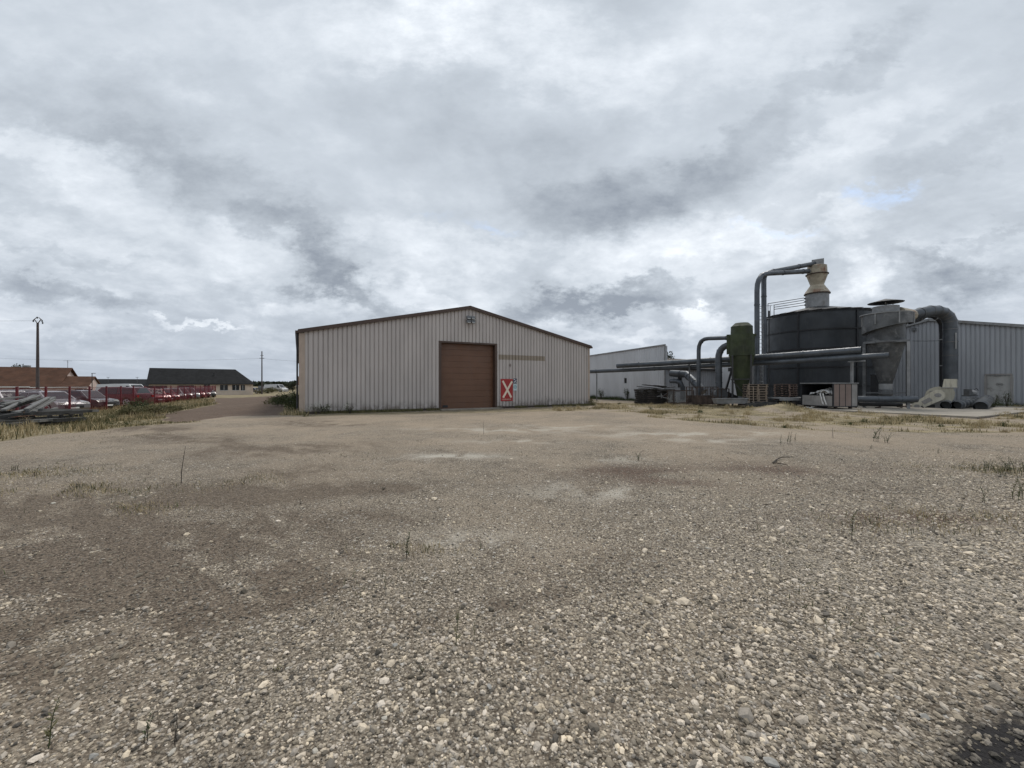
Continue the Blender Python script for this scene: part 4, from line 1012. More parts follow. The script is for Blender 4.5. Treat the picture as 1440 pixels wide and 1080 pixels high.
# bin with plastic
bc=Vector((20.25,25.65,.20));be=R(10)
bn=E('waste_bin',bc,be,'pinkish-brown panelled metal bin with an open side, full of white plastic','bin')
W_,D_,H_=1.82,2.25,1.45
mb=MB()
for k in range(4):
    if k<3: pass
    mb.box((W_*(k+.5)/4,.0,H_/2+.02),(W_/4-.035,.03,H_-.04)) if k<3 else None
mb.build('front_panel',M['pinkpanel'],bn)
MB().box((W_*3.5/4,.0,H_/2+.02),(W_/4-.03,.03,H_-.04)).build('front_panel',M['greypanel'],bn)
mb=MB()
for k in range(5): mb.box((W_*k/4,.0,H_/2),(.04,.05,H_))
mb.box((W_/2,-.005,H_),(W_+.05,.05,.05)).box((W_/2,-.005,.02),(W_+.05,.05,.05))
for y_ in(0,D_):
    mb.box((0,y_,H_/2),(.07,.07,H_))
mb.box((0,D_/2,.02),(.06,D_,.06)).box((0,D_/2,H_),(.06,D_,.06)).box((0,D_/2,.72),(.05,D_,.05));mb.build('frame',M['seam'],bn)
MB().box((-.0,D_/2,.37),(.03,D_-.1,.66)).build('low_side_panel',M['greypanel'],bn)
MB().box((W_/2,D_,H_/2),(W_,.03,H_)).box((W_,D_/2,H_/2),(.03,D_,H_)).box((W_/2,D_/2,.04),(W_,D_,.03)).build('back_panels',M['seam'],bn)
MB().box((W_/2-.02,D_/2,H_+.05),(W_+.16,D_+.12,.05)).build('lid',M['galv2'],bn)
for x_,y_ in((.4,.2),(1.5,.2),(.4,2.1),(1.5,2.1)): MB().box((x_,y_,-.10),(.14,.14,.2)).build('foot',M['rust'],bn)
# crumpled sheet
def crumple(name,w_,h_,nx,nz,amp,fn,mt,seed):
    rr=random.Random(seed);V_=[];
    for a in range(nx+1):
        for b_ in range(nz+1):
            p=fn(a/nx,b_/nz);V_.append(tuple(c_+rr.uniform(-amp,amp) for c_ in p))
    F_=[(a*(nz+1)+b_,(a+1)*(nz+1)+b_,(a+1)*(nz+1)+b_+1,a*(nz+1)+b_+1) for a in range(nx) for b_ in range(nz)]
    o=MB().add(V_,F_).build(name,mt,fix=False)
    sm=o.modifiers.new('thickness','SOLIDIFY');sm.thickness=.012
    return o
bw=lambda p:(Matrix.Translation(bc)@Matrix.Rotation(be,4,'Z'))@Vector(p)
o=crumple('plastic_sheet',1,1,12,10,.085,lambda a,b_:(.15+.9*b_,.35+1.5*a,.78+.38*math.sin(a*PI)*(.4+b_*.6)),M['plastic'],3)
o.location=bc;o.rotation_euler=(0,0,be);T(o,'crumpled heap of white plastic sheeting inside the open bin','plastic sheet')
o=crumple('plastic_sheet',1,1,6,5,.06,lambda a,b_:(-.02+.35*b_,.25+.75*a,.82+.22*math.sin(a*PI)),M['plastic'],5)
o.location=bc;o.rotation_euler=(0,0,be);T(o,'white plastic bundle bulging over the low side of the bin','plastic sheet')
for k,(y0,y1) in enumerate(((.78,.50),(.60,.28))):
    o=crumple('plastic_strip',1,1,8,2,.012,lambda a,b_,y0=y0,y1=y1:(-.06-.10*math.sin(a*2.2)+.03*b_,y0+(y1-y0)*a+.11*b_,.84-.70*a**1.3),M['white'],9+k)
    o.location=bc;o.rotation_euler=(0,0,be);T(o,('wider' if k==0 else 'thinner')+' white plastic strip hanging down over the low side of the bin','plastic strip')
for k,(xp,yp) in enumerate(((1137,572.5),(1146,571),(1150,573.5),(1160,574.5))):
    q=P(xp,yp,26.8+.2*k);q.z=g(q.x,q.y)+.05
    o=crumple('plastic_scrap',1,1,4,3,.06,lambda a,b_:(-.3+.6*a,.2*b_,.08*math.sin(a*3)),M['plastic'],20+k);o.location=q
    T(o,'flattened pale plastic scrap on the ground in front of the bin','plastic scrap','plastic scraps by the bin')
# loose rubble at the base of silo
for k in range(26):
    xp=random.uniform(1120,1300);q=P(xp,575,random.uniform(26.5,29));q.z=random.uniform(.06,.14)
    if k<14:
        o=MB().beam((0,0,0),(random.uniform(-.9,.9),random.uniform(-.3,.3),random.uniform(-.0,.15)),random.uniform(.04,.12),random.uniform(.03,.1)).build('scrap_bar',M[random.choice(['rust','seam','darksteel'])],loc=q)
        T(o,'dark scrap bar lying on the ground below the overhead pipes','scrap bar','scrap below the silo')
# ================= left beam pile =================
def beam(a,b,w_,h_,mt,label,grp=None):
    a=Vector(a);b=Vector(b)
    T(MB().beam((0,0,0),b-a,w_,h_).build('timber_beam',mt,loc=a),label,'beam',grp)
def PB(x_,y_,Z_): return P(x_,y_,Z_)
hl=[ # hand placed upper beams from the photo
 ((0,569,17.5),(40,560,19.5),.20,.09),((14,577,16.6),(57,556,20.5),.24,.09),((34,576,16.9),(66,559,20.2),.24,.09),((2,572,17.2),(52,557,21),.18,.08),
 ((-20,563,17.5),(30,558,20),.2,.09),((40,580,16.8),(72,571,19.5),.2,.08),((-30,572,17.),(22,566,19),.2,.09),((20,566,18),(50,556,20.5),.14,.08),((-10,577,16.5),(30,570,18.4),.22,.09)]
for k,(a,b,w_,h_) in enumerate(hl):
    for dq in (0,1):
        da=Vector((random.uniform(-.5,.2),.45*dq+.1*random.random(),-.12*dq))
        beam(PB(*a)+da,PB(*b)+da*Vector((1,1,1)).x,w_*.62,h_*.8,M['beamgrey'] if dq==0 or k%3 else M['beamdark'],'pale grey beam slanting up on top of the big timber pile','slanting beams on the pile')
beam(PB(54,576.5,17.8),PB(134,577.5,20.6),.34,.12,M['beamgrey'],'long flat pale beam topping the right half of the timber pile')
beam(PB(50,592,15.5),PB(76,590,16.6),.22,.1,M['beamgrey'],'short stub of beam with a whitish end near the bottom of the pile')
MB_=[]
for k in range(16):
    t=k/16
    x0=random.uniform(-60,70);x1=x0+random.uniform(50,85)
    x1=min(x1,128);y0=random.uniform(579,597) ;Z_=random.uniform(15.6,18)
    y0=min(y0,541+CAMZ*F/Z_-4)
    a=PB(x0,y0+random.uniform(0,3),Z_);b=PB(x1,max(578,y0-random.uniform(1,6)),Z_+random.uniform(.8,2.6))
    a.z=max(a.z,g(a.x,a.y)+.06);b.z=max(b.z,g(b.x,b.y)+.06)
    beam(a,b,random.uniform(.16,.26),random.uniform(.08,.14),M['beamdark'],'dark weathered beam buried in the middle of the timber pile','dark beams in the pile')
for k in range(10):
    x0=random.uniform(-80,40);x1=x0+random.uniform(60,95);x1=min(x1,124);Z_=15.2+k*.22
    a=PB(x0,600,Z_);b=PB(x1,590,Z_+1.9);a.z=g(a.x,a.y)+.08+.06*(k%3);b.z=g(b.x,b.y)+.08+.05*(k%3)
    beam(a,b,.24,.14,M['beamdark'],'lowest dark beam resting on the grass under the timber pile','bottom beams of the pile')
for k,xp in enumerate((70,86,100,114)):
    a=PB(xp,590,17.2+k*.5);a.z=g(a.x,a.y);b=a.copy();b.z+=.42
    T(MB().beam((0,0,0),(0,0,.40),.1,.1).build('bearer_block',M['beamdark'],loc=a),'short block propping the right end of the timber pile','block','blocks under the pile')
# ================= red fence =================
Z0=20.8
def FP(t): return Vector((Z0*(-1.217-.0527*t),Z0*(1+.108*t)))
p0=FP(-3);fe=E('mesh_fence',(p0.x,p0.y,0),0,'dark red welded mesh fence with posts in front of the parked cars','fence')
FT=1.42
ts=[-3+k for k in range(22)]+[18.8]
for t in ts:
    p=FP(t);z=g(p.x,p.y);ph=FT+.08-z
    MB().box((p.x-p0.x,p.y-p0.y,z+ph/2),(.085,.085,ph),Matrix.Rotation(TH,3,'Z')).build('post',M['redpost'],fe)
for t0,t1 in zip(ts,ts[1:]):
    a,b=FP(t0),FP(t1);za,zb=g(a.x,a.y),g(b.x,b.y);mb=MB();n=int((b-a).length/.055);d=(b-a)
    rw=.0032+.0011*max(0,min(1,(t0-3)/8))
    def tri(p,q,r_):
        p=Vector(p);q=Vector(q);dd_=(q-p).normalized();u_=dd_.orthogonal().normalized();v_=dd_.cross(u_)
        vs=[c_+(u_*math.cos(2*PI*k/3)+v_*math.sin(2*PI*k/3))*r_ for c_ in(p,q) for k in range(3)]
        mb.add(vs,[(0,1,4,3),(1,2,5,4),(2,0,3,5)])
    if t0>=-1:
        for k in range(1,n):
            c_=a+d*(k/n)-p0;z=za+(zb-za)*k/n;tri((c_.x,c_.y,z+.05),(c_.x,c_.y,FT),rw)
        for k in range(8):
            h_=.06+k*.2;tri((a.x-p0.x,a.y-p0.y,min(za+h_,FT)),(b.x-p0.x,b.y-p0.y,min(zb+h_,FT)),rw*1.1)
    A3=Vector((a.x-p0.x,a.y-p0.y,FT));B3=Vector((b.x-p0.x,b.y-p0.y,FT))
    if t0>=-3:
        tri(A3,B3,.012);tri(A3-Vector((0,0,FT-za-.75)),B3-Vector((0,0,FT-zb-.75)),.010);tri(A3-Vector((0,0,FT-za-.06)),B3-Vector((0,0,FT-zb-.06)),.010)
    mb.build('mesh_panel',M['redmesh'],fe,fix=False)
# ================= cars =================
def paint(name,c,metal=.3): 
    m=mat(name,c,.32,metal,var=.06,dirt=tuple(min(.3,k*.5+.06) for k in c),dirt_amt=.25,coat=.6);return m
PT=dict(silver=paint('silver_paint',(.22,.21,.22),.5),dgrey=paint('dark_grey_paint',(.06,.06,.065)),red=paint('dark_red_paint',(.17,.02,.025)),white=paint('white_car_paint',(.5,.5,.5),0),
 black=paint('black_paint',(.02,.02,.022)),wine=paint('wine_paint',(.10,.022,.03)),grey=paint('mid_grey_paint',(.2,.2,.21),.5),blue=paint('steel_blue_paint',(.09,.12,.17),.4))
KIND=dict( # L,W,H, belt, hood end x(frac), windscreen base, roof front, roof rear, tail base
 hatch=(4.0,1.72,1.47,.90,[(2.0,.35),(1.98,.62),(1.85,.76),(1.05,.93),(-1.95,.96),(-2.0,.6),(-1.97,.3)],(1.15,.55,-1.45,-1.88)),
 sedan=(4.5,1.75,1.42,.90,[(2.25,.35),(2.23,.6),(2.1,.72),(1.1,.90),(-1.35,.96),(-2.15,.94),(-2.25,.6),(-2.2,.3)],(1.2,.45,-.95,-1.65)),
 suv=(4.6,1.86,1.68,1.05,[(2.3,.4),(2.28,.75),(2.15,.92),(1.2,1.06),(-2.2,1.1),(-2.3,.7),(-2.25,.4)],(1.3,.75,-1.85,-2.2)),
 estate=(4.7,1.78,1.5,.92,[(2.35,.35),(2.3,.64),(2.15,.77),(1.15,.93),(-2.25,.96),(-2.35,.6),(-2.3,.3)],(1.25,.5,-1.9,-2.25)),
 van=(5.2,1.95,1.98,1.15,[(2.6,.4),(2.55,.85),(2.35,1.02),(1.75,1.18),(-2.5,1.18),(-2.6,.7),(-2.55,.4)],(1.85,1.15,-2.42,-2.52)))
def make_car(kind,col,loc,rz,label,name='parked_car',cat='car',group='cars parked behind the red fence'):
    Lc_,Wc,Hc,belt,top,gh=KIND[kind];o=E(name,loc,rz,label,cat,group);pm=PT[col]
    wr=.33 if kind not in('suv','van') else .37;wx_=(Lc_/2-.82,-(Lc_/2-.85));z0=.22
    def arch(cx): return [(cx+(wr+.06)*math.cos(a),wr+(wr+.06)*math.sin(a)) for a in [PI*k/8 for k in range(9)]]
    bottom=[(-Lc_/2+.08,z0)]+[p for p in reversed(arch(wx_[1])) if p[1]>z0]+[p for p in reversed(arch(wx_[0])) if p[1]>z0]+[(Lc_/2-.08,z0)]
    poly=top+bottom
    mb=MB();hw=Wc/2
    # three slabs in y: outer skins tuck in slightly for body curvature
    secs=[(-hw,.965),(-hw+.09,1.0),(hw-.09,1.0),(hw,.965)];n=len(poly);zc_=.55
    vs=[];
    for y_,s_ in secs: vs+=[(x_*(1-(1-s_)*.5),y_,zc_+(z_-zc_)*s_) for x_,z_ in poly]
    fs=[tuple(range(n)),tuple(reversed(range(3*n,4*n)))]
    for q in range(3): fs+=[(q*n+i,q*n+(i+1)%n,(q+1)*n+(i+1)%n,(q+1)*n+i) for i in range(n)]
    mb.add(vs,fs);mb.build('body',pm,o,smooth=30)
    wf,rfx,rr_,tb=gh;b=belt-.02;wb=hw-.07;wt=hw-.22
    mid=[(wf,b),(rfx,Hc-.04),((rfx+rr_)/2,Hc),(rr_,Hc-.06),(tb,b)]
    wid=[wb,wt,wt,wt,wb]
    vs=[(x_,-w2,z_) for (x_,z_),w2 in zip(mid,wid)]+[(x_,w2,z_) for (x_,z_),w2 in zip(mid,wid)]
    MB().add(vs,[(0,1,2,3,4),(9,8,7,6,5),(0,5,6,1),(1,6,7,2),(2,7,8,3),(3,8,9,4),(4,9,5,0)]).build('cabin',pm,o,smooth=25)
    def quad(nm,pts,off):
        c_=[Vector(p) for p in pts];nn=(c_[1]-c_[0]).cross(c_[2]-c_[0]).normalized()
        if nn.dot(Vector(off))<0: nn=-nn
        MB().add([p+nn*.012 for p in c_]+[p-nn*.01 for p in c_],[(0,1,2,3),(7,6,5,4),(0,4,5,1),(1,5,6,2),(2,6,7,3),(3,7,4,0)]).build(nm,M['glassd'],o)
    lp=lambda p,q,f:tuple(p[i]+(q[i]-p[i])*f for i in range(3))
    def inset(P0,P1,P2,P3,fx,fz0,fz1):
        lo0,lo1=lp(P0,P1,fx),lp(P1,P0,fx);hi0,hi1=lp(P3,P2,fx),lp(P2,P3,fx)
        return [lp(lo0,hi0,fz0),lp(lo1,hi1,fz0),lp(lo1,hi1,fz1),lp(lo0,hi0,fz1)]
    A_=(wf,-wb,b);B_=(wf,wb,b);C_=(rfx,wt,Hc-.04);D__=(rfx,-wt,Hc-.04)
    quad('windscreen',inset(A_,B_,C_,D__,.07,.08,.93),(1,0,0))
    A_=(tb,-wb,b);B_=(tb,wb,b);C_=(rr_,wt,Hc-.06);D__=(rr_,-wt,Hc-.06)
    quad('rear_window',inset(A_,B_,C_,D__,.09,.2,.92),(-1,0,0))
    for s in(-1,1):
        y0,y1=s*wb,s*wt
        if kind=='van': quad('side_window',[(wf-.15,y0*.999,b+.05),(wf-1.0,y0*.999,b+.05),(wf-1.0,s*(wt+.03),Hc-.22),(rfx-.05,s*(wt+.03),Hc-.22)],(0,s,0));continue
        xm=(rfx+rr_)/2-.1
        quad('side_window',[(wf-.28,y0*.995,b+.05),(xm+.04,y0*.995,b+.05),(xm+.04,y1+s*.015,Hc-.10),(rfx-.06,y1+s*.015,Hc-.10)],(0,s,0))
        quad('side_window',[(xm-.04,y0*.995,b+.05),(tb+.35,y0*.995,b+.07),(rr_+.06,y1+s*.015,Hc-.12),(xm-.04,y1+s*.015,Hc-.10)],(0,s,0))
    for x_ in wx_:
        for s in(-1,1):
            y0=s*(hw-.20);y1=s*(hw+.005)
            w_=MB().tube([(x_,y0,wr),(x_,y1,wr)],wr,20).build('wheel',M['rubber'],o,smooth=40)
            mb=MB().tube([(x_,y1-s*.03,wr),(x_,y1+s*.008,wr)],wr*.2,12)
            for k in range(5):
                a=2*PI*k/5;mb.beam((x_,y1,wr),(x_+wr*.62*math.cos(a),y1,wr+wr*.62*math.sin(a)),.07,.025,(0,1,0))
            n_=20
            for k in range(n_):
                a=2*PI*k/n_;c_=2*PI*(k+1)/n_;mb.beam((x_+wr*.66*math.cos(a),y1,wr+wr*.66*math.sin(a)),(x_+wr*.66*math.cos(c_),y1,wr+wr*.66*math.sin(c_)),.05,.025,(0,1,0))
            mb.build('rim',M['alloy'],w_)
    zt=top[1][1]+.06;zr=top[-2][1]+.12
    for s in(-1,1):
        MB().box((Lc_/2-.12,s*(hw-.28),zt-.02),(.16,.34,.13),Matrix.Rotation(s*R(-12),3,'Z')).build('headlight',M['lamp'],o)
        MB().box((-Lc_/2+.06,s*(hw-.16),zr+.05),(.10,.22,.2)).build('tail_light',M['redlamp'],o)
        MB().box((wf-.12,s*(hw+.06),b+.08),(.14,.16,.11)).build('wing_mirror',pm,o)
    MB().box((Lc_/2-.03,0,.42),(.06,1.0,.16)).build('grille',M['black'],o)
    MB().box((Lc_/2+.0,0,.36),(.02,.5,.1)).build('number_plate',M['white'],o)
    return o
cars=[ # kind colour px Z heading label
 ('sedan','silver',66,26.3,-10,'silver saloon behind the timber pile, nearest of the fenced row'),
 ('hatch','dgrey',114,30.0,4,'dark grey hatchback facing right just behind the silver saloon'),
 ('suv','wine',166,35.5,184,'wine-coloured tall car parked broadside with its wheel by the fence'),
 ('van','white',176,46,0,'long white van roof showing above the wine-coloured tall car'),
 ('hatch','red',214,42.5,-28,'red hatchback just right of the wine-coloured tall car'),
 ('hatch','silver',203,47,-20,'silver hatchback half behind the red hatchback'),
 ('sedan','red',229,45.5,-34,'dark red saloon third along the far part of the fence'),
 ('hatch','grey',241,49,-34,'mid grey hatchback in the middle of the far row'),
 ('hatch','wine',251,50.5,-36,'wine hatchback beside the mid grey hatchback'),
 ('estate','silver',262,53.5,-38,'silver estate towards the far end of the row'),
 ('hatch','red',271,55.5,-38,'bright red hatchback next to the far silver estate'),
 ('sedan','wine',279,59,-38,'wine saloon second from the far end of the fence'),
 ('hatch','dgrey',288,61,-38,'dark hatchback last in the row under the bungalow wall'),
 ('sedan','grey',243,58,-10,'grey saloon in the back row before the dark garage door'),
 ('hatch','dgrey',262,64,-8,'dark grey hatchback in the back row close to the bungalow'),
 ('hatch','grey',6,26,-6,'grey hatchback at the left edge beyond the timber pile'),
 ('estate','grey',36,33,-6,'grey estate behind the two nearest fence posts'),
]
for kd,cl,px_,Zc,hd,lab in cars:
    p=P(px_,0,Zc);make_car(kd,cl,(p.x,p.y,g(p.x,p.y)),R(hd),lab,name='parked_van' if kd=='van' else 'parked_car',cat='van' if kd=='van' else 'car')
p=P(388,0,98);vn_=make_car('van','white',(p.x,p.y,g(p.x,p.y)),R(-6),'white pickup truck cab facing right, seen beyond the dirt track','parked_truck','truck','vehicles beyond the track')
p=P(375,0,99);o=E('cargo_box',(p.x,p.y,g(p.x,p.y)),R(-4),'grey slatted load body behind the white truck cab','trailer');MB().box((0,0,1.1),(3.0,2.0,1.3)).build('body',M['galv2'],o)
mb=MB()
for k in range(7):mb.box((-1.4+k*.46,-1.02,1.1),(.06,.05,1.3))
mb.build('slats',M['darksteel'],o)
for x_ in(-.8,.8): MB().tube([(x_,-.95,.35),(x_,-.7,.35)],.35,14).build('wheel',M['rubber'],o)
p=P(356,0,97);make_car('hatch','silver',(p.x,p.y,g(p.x,p.y)),R(4),'silver hatchback by the corner of the charcoal-roofed bungalow','parked_car','car','vehicles beyond the track')
# ================= poles and wires =================
p=P(53,0,46);pe=E('utility_pole',(p.x,p.y,g(p.x,p.y)),R(0),'tall tapering utility pole with forked insulator arms at far left','utility pole')
hp=CAMZ-(454-HY)/F*46-g(p.x,p.y)
MB().tube([(0,0,-.2),(0,0,hp)],[.17,.10],10).build('pole',M['pole'],pe,smooth=40)
mb=MB();mb.beam((0,0,hp-.1),(-.38,0,hp+.40),.06,.06).beam((0,0,hp-.1),(.38,0,hp+.40),.06,.06).beam((-.38,0,hp+.40),(-.10,0,hp+.62),.05,.05).beam((.38,0,hp+.40),(.10,0,hp+.62),.05,.05).beam((-.38,0,hp+.4),(-.5,0,hp+.3),.05,.05).beam((.38,0,hp+.4),(.5,0,hp+.3),.05,.05)
ar=mb.build('crossarm',M['pole'],pe)
for x_,z_ in((-.5,hp+.22),(.5,hp+.22),(.56,hp),(-.05,hp+.6)): MB().tube([(x_,0,z_-.12),(x_,0,z_+.08)],.055,8).build('insulator',M['black'],pe)
p=P(368.3,0,88);pe2=E('utility_pole',(p.x,p.y,g(p.x,p.y)),0,'thin distant utility pole standing beyond the dirt track','utility pole')
hp2=CAMZ-(494-HY)/F*88-g(p.x,p.y)
MB().tube([(0,0,-.2),(0,0,hp2)],[.15,.10],8).build('pole',M['pole'],pe2,smooth=40)
MB().box((0,0,hp2-1.5),(1.0,.1,.1)).box((0,0,hp2-.9),(.7,.08,.08)).build('crossarm',M['pole'],pe2)
def cable(a,b,sag,r,label,grp=None):
    a,b=Vector(a),Vector(b);pts=[a.lerp(b,k/16)-Vector((0,0,4*sag*(k/16)*(1-k/16))) for k in range(17)];pts=[q-a for q in pts]
    T(MB().tube(pts,r,5).build('power_line',M['wire'],loc=a),label,'power line',grp)
top2=P(368.3,504,88)
cable(top2,P(-130,497,88),1.0,.013,'thin power line running left from the distant pole','power lines')
cable(top2,P(470,508,90),.3,.013,'thin power line running right from the distant pole behind the barn','power lines')
top1=P(53,451,46);cable(top1,P(-300,440,60),.4,.010,'thin power line leaving the tall pole to the left','power lines of the tall pole')
cable(P(1283,479.5,27),P(1322,479,29.5),.02,.018,'thin cable strung from the cyclone frame to the slim duct')
# lamp
p=P(129.5,0,58);sl_=E('street_lamp',(p.x,p.y,g(p.x,p.y)),0,'slender street lamp with a flat head in front of the small garage gable','street lamp')
hl_=CAMZ-(525-HY)/F*58-g(p.x,p.y)
MB().tube([(0,0,0),(0,0,hl_)],[.06,.04],8).build('post',M['wire'],sl_);MB().box((.2,0,hl_),(.5,.14,.07)).build('lamp_head',M['darksteel'],sl_)
for xp,lab in((152,'small aerial left on the far dark roof'),(193,'small aerial right on the far dark roof')):
    p=P(xp,533,108);a=T(MB().tube([(0,0,-1.0),(0,0,.55)],.035,6).box((0,0,.5),(1.0,.05,.05)).box((0,0,.35),(.05,.6,.05)).build('roof_aerial',M['darksteel'],loc=p),lab,'aerial')
# ================= plants =================
def blades(name,pts,hs,mt,label=None,wd=.012,lean=.35,seg=2,kind='stuff',cat='grass'):
    n=len(pts);pts=np.asarray(pts,float);hs=np.asarray(hs,float)
    a=RNG.uniform(0,2*PI,n);l=np.abs(RNG.normal(0,lean,n))*hs;la=RNG.uniform(0,2*PI,n)
    dx_,dy_=np.cos(a)*wd,np.sin(a)*wd;ox,oy=np.cos(la)*l,np.sin(la)*l
    V0=pts+np.stack([dx_,dy_,0*dx_],-1);V1=pts-np.stack([dx_,dy_,0*dx_],-1)
    mid=pts+np.stack([ox*.35,oy*.35,hs*.6],-1)
    V2=mid-np.stack([dx_,dy_,0*dx_],-1)*.7;V3=mid+np.stack([dx_,dy_,0*dx_],-1)*.7
    tip=pts+np.stack([ox,oy,hs],-1);V4=tip-np.stack([dx_,dy_,0*dx_],-1)*.12;V5=tip+np.stack([dx_,dy_,0*dx_],-1)*.12
    V=np.stack([V0,V1,V2,V3,V4,V5],1).reshape(-1,3);b=np.arange(n)[:,None]*6
    Q=np.concatenate([b+np.array([[0,1,2,3]]),b+np.array([[3,2,4,5]])],0)
    o=npmesh(name,V,Q,mt);
    if label:T(o,label,cat,kind=kind)
    return o
def scatter(n,zr,ur,test,hfun):
    Zs=zr[0]+(zr[1]-zr[0])*RNG.random(n)**.8;us=RNG.uniform(ur[0],ur[1],n);Xs=us*Zs
    k=test(Xs,Zs)>RNG.random(n);Xs,Zs=Xs[k],Zs[k]
    return np.stack([Xs,Zs,gz(Xs,Zs)-.01],-1),hfun(Xs,Zs)
gm=lambda X_,Y_:masks(X_,Y_)[0]
def clump(X_,Y_,s,sc=1.0,lo=.42,hi=.62): return ss(lo,hi,fbm(X_*sc,Y_*sc,s,4))
# right-hand dry grass band
pts,hs=scatter(190000,(12,34),(.10,1.55),lambda a,b:gm(a,b)*(.06+.94*clump(a,b,91,.8,.44,.66)),lambda a,b:(.04+.20*clump(a,b,92,.7)*RNG.random(len(a)))*(.5+.7*RNG.random(len(a))))
k=RNG.random(len(pts))<.95*(.6+.6*clump(pts[:,0],pts[:,1],93,.4))
blades('dry_grass',pts[k],hs[k],L['dry'],'dry straw-coloured grass along the right side of the yard',.010)
blades('green_grass',pts[~k],hs[~k]*.8,L['green'],'greener tufts among the dry grass right of the barn',.011)
pts,hs=scatter(170000,(11,50),(-1.6,-.50),lambda a,b:gm(a,b)*(.35+.65*clump(a,b,94,.6)),lambda a,b:(.07+.30*clump(a,b,95,.5)*RNG.random(len(a)))*(.6+.7*RNG.random(len(a))))
k=RNG.random(len(pts))<.72*(.45+.7*clump(pts[:,0],pts[:,1],96,.3))
blades('dry_grass',pts[k],hs[k],L['dry'],'pale dry grass in front of the timber pile at left',.012)
blades('green_grass',pts[~k],hs[~k]*1.1,L['green'],'greener grass mixed in below the red fence',.012)
# grass at the barn foot
s_=RNG.uniform(-.3,WL+.4,9000);o_=RNG.exponential(.14,9000)+.05
keep=~((s_>D0-.1)&(s_<D1+.1))&(fbm(s_*1.3,s_*0,97,3)>.36);s_,o_=s_[keep],o_[keep]
pp=np.stack([W0.x+AX.x*s_-BX.x*o_,W0.y+AX.y*s_-BX.y*o_,0*s_],-1);pp[:,2]=gz(pp[:,0],pp[:,1])
blades('green_grass',pp,RNG.uniform(.04,.22,len(pp)),L['green'],'thin fringe of weeds and grass along the foot of the barn wall',.009)
s_=RNG.uniform(-5,12,5000);o_=RNG.exponential(.2,5000)+.05
pp=np.stack([Q0.x+BX.x*s_-AX.x*o_,Q0.y+BX.y*s_-AX.y*o_,0*s_],-1);pp[:,2]=gz(pp[:,0],pp[:,1])
blades('green_grass',pp,RNG.uniform(.05,.35,len(pp)),L['weed'],'dark weeds along the foot of the right hall',.010)
s_=RNG.uniform(0,11,4000);o_=RNG.exponential(.2,4000)+.05
pp=np.stack([lb0.x+BX.x*s_-AX.x*o_,lb0.y+BX.y*s_-AX.y*o_,0*s_],-1)
blades('dry_weeds',pp,RNG.uniform(.08,.6,len(pp))*(fbm(s_*1.2,s_*0,98,3)),L['weed'],'straggly dark weeds at the foot of the pale hall',.010)
# sparse sprigs in the gravel
pts,hs=scatter(30000,(2.2,14),(-1.3,1.3),lambda a,b:(1-gm(a,b))*clump(a,b,99,.9,.66,.78)*.6,lambda a,b:RNG.uniform(.02,.07,len(a)))
blades('moss_sprigs',pts,hs,L['weed'],'tiny scattered sprigs growing through the gravel',.0035,.6)
# tussocks: radiating clumps that break up the verges
def tussocks(n,zr,ur,test,seed,mt,nm,lab,hr):
    rg=np.random.default_rng(seed);Zs=zr[0]+(zr[1]-zr[0])*rg.random(n)**.8;Xs=rg.uniform(*ur,n)*Zs
    k=test(Xs,Zs)>rg.random(n);Xs,Zs=Xs[k],Zs[k];m=55
    h=rg.uniform(*hr,len(Xs));w_=h*.35
    X2=np.repeat(Xs,m)+rg.normal(0,1,len(Xs)*m)*np.repeat(w_,m);Y2=np.repeat(Zs,m)+rg.normal(0,1,len(Xs)*m)*np.repeat(w_,m)
    d=np.hypot(X2-np.repeat(Xs,m),Y2-np.repeat(Zs,m));hh=np.repeat(h,m)*np.exp(-(d/np.repeat(w_*1.6,m))**2)*rg.uniform(.6,1.1,len(d))+.02
    blades(nm,np.stack([X2,Y2,gz(X2,Y2)-.01],-1),hh,mt,lab,.007,.5)
tussocks(420,(12,34),(.10,1.5),lambda a,b:gm(a,b)*clump(a,b,111,.5,.4,.6),5,L['dry'],'grass_tussocks','rounded pale tussocks standing out of the right-hand grass',(.15,.38))
tussocks(140,(12,34),(.10,1.5),lambda a,b:gm(a,b)*clump(a,b,112,.5,.45,.62),6,L['weed'],'weed_tussocks','dark green low tussocks dotted through the right-hand grass',(.10,.30))
tussocks(420,(11,45),(-1.5,-.55),lambda a,b:gm(a,b)*clump(a,b,113,.5,.4,.6),7,L['dry'],'grass_tussocks','rounded pale tussocks in the left verge before the fence',(.2,.5))
tussocks(260,(11,45),(-1.5,-.55),lambda a,b:gm(a,b)*clump(a,b,114,.5,.42,.6),8,L['weed'],'weed_tussocks','dark green tussocks in the left verge before the fence',(.15,.4))
# low dry growth on the tan patches
def patch(a,b):
    return np.clip(sum(ell(a,b,*q) for q in((1290,735,.9,.30),(1415,662,1.3,.6),(1340,725,.5,.2),(110,688,1.4,.35),(20,668,1.0,.4),(340,676,.5,.3),(575,775,.35,.12),(545,770,.4,.1),(180,716,.6,.2))),0,1)*clump(a,b,101,2.2,.38,.62)
pts,hs=scatter(260000,(3.0,9),(-1.3,1.4),lambda a,b:patch(a,b)*.55,lambda a,b:RNG.uniform(.015,.07,len(a)))
k=RNG.random(len(pts))<.7
blades('dry_grass',pts[k],hs[k],L['dry'],'thin low dry grass on the tan patches of the yard',.0035,.6)
blades('green_grass',pts[~k],hs[~k]*1.3,L['weed'],'low green sprigs mixed into the tan patches of the yard',.0035,.6)
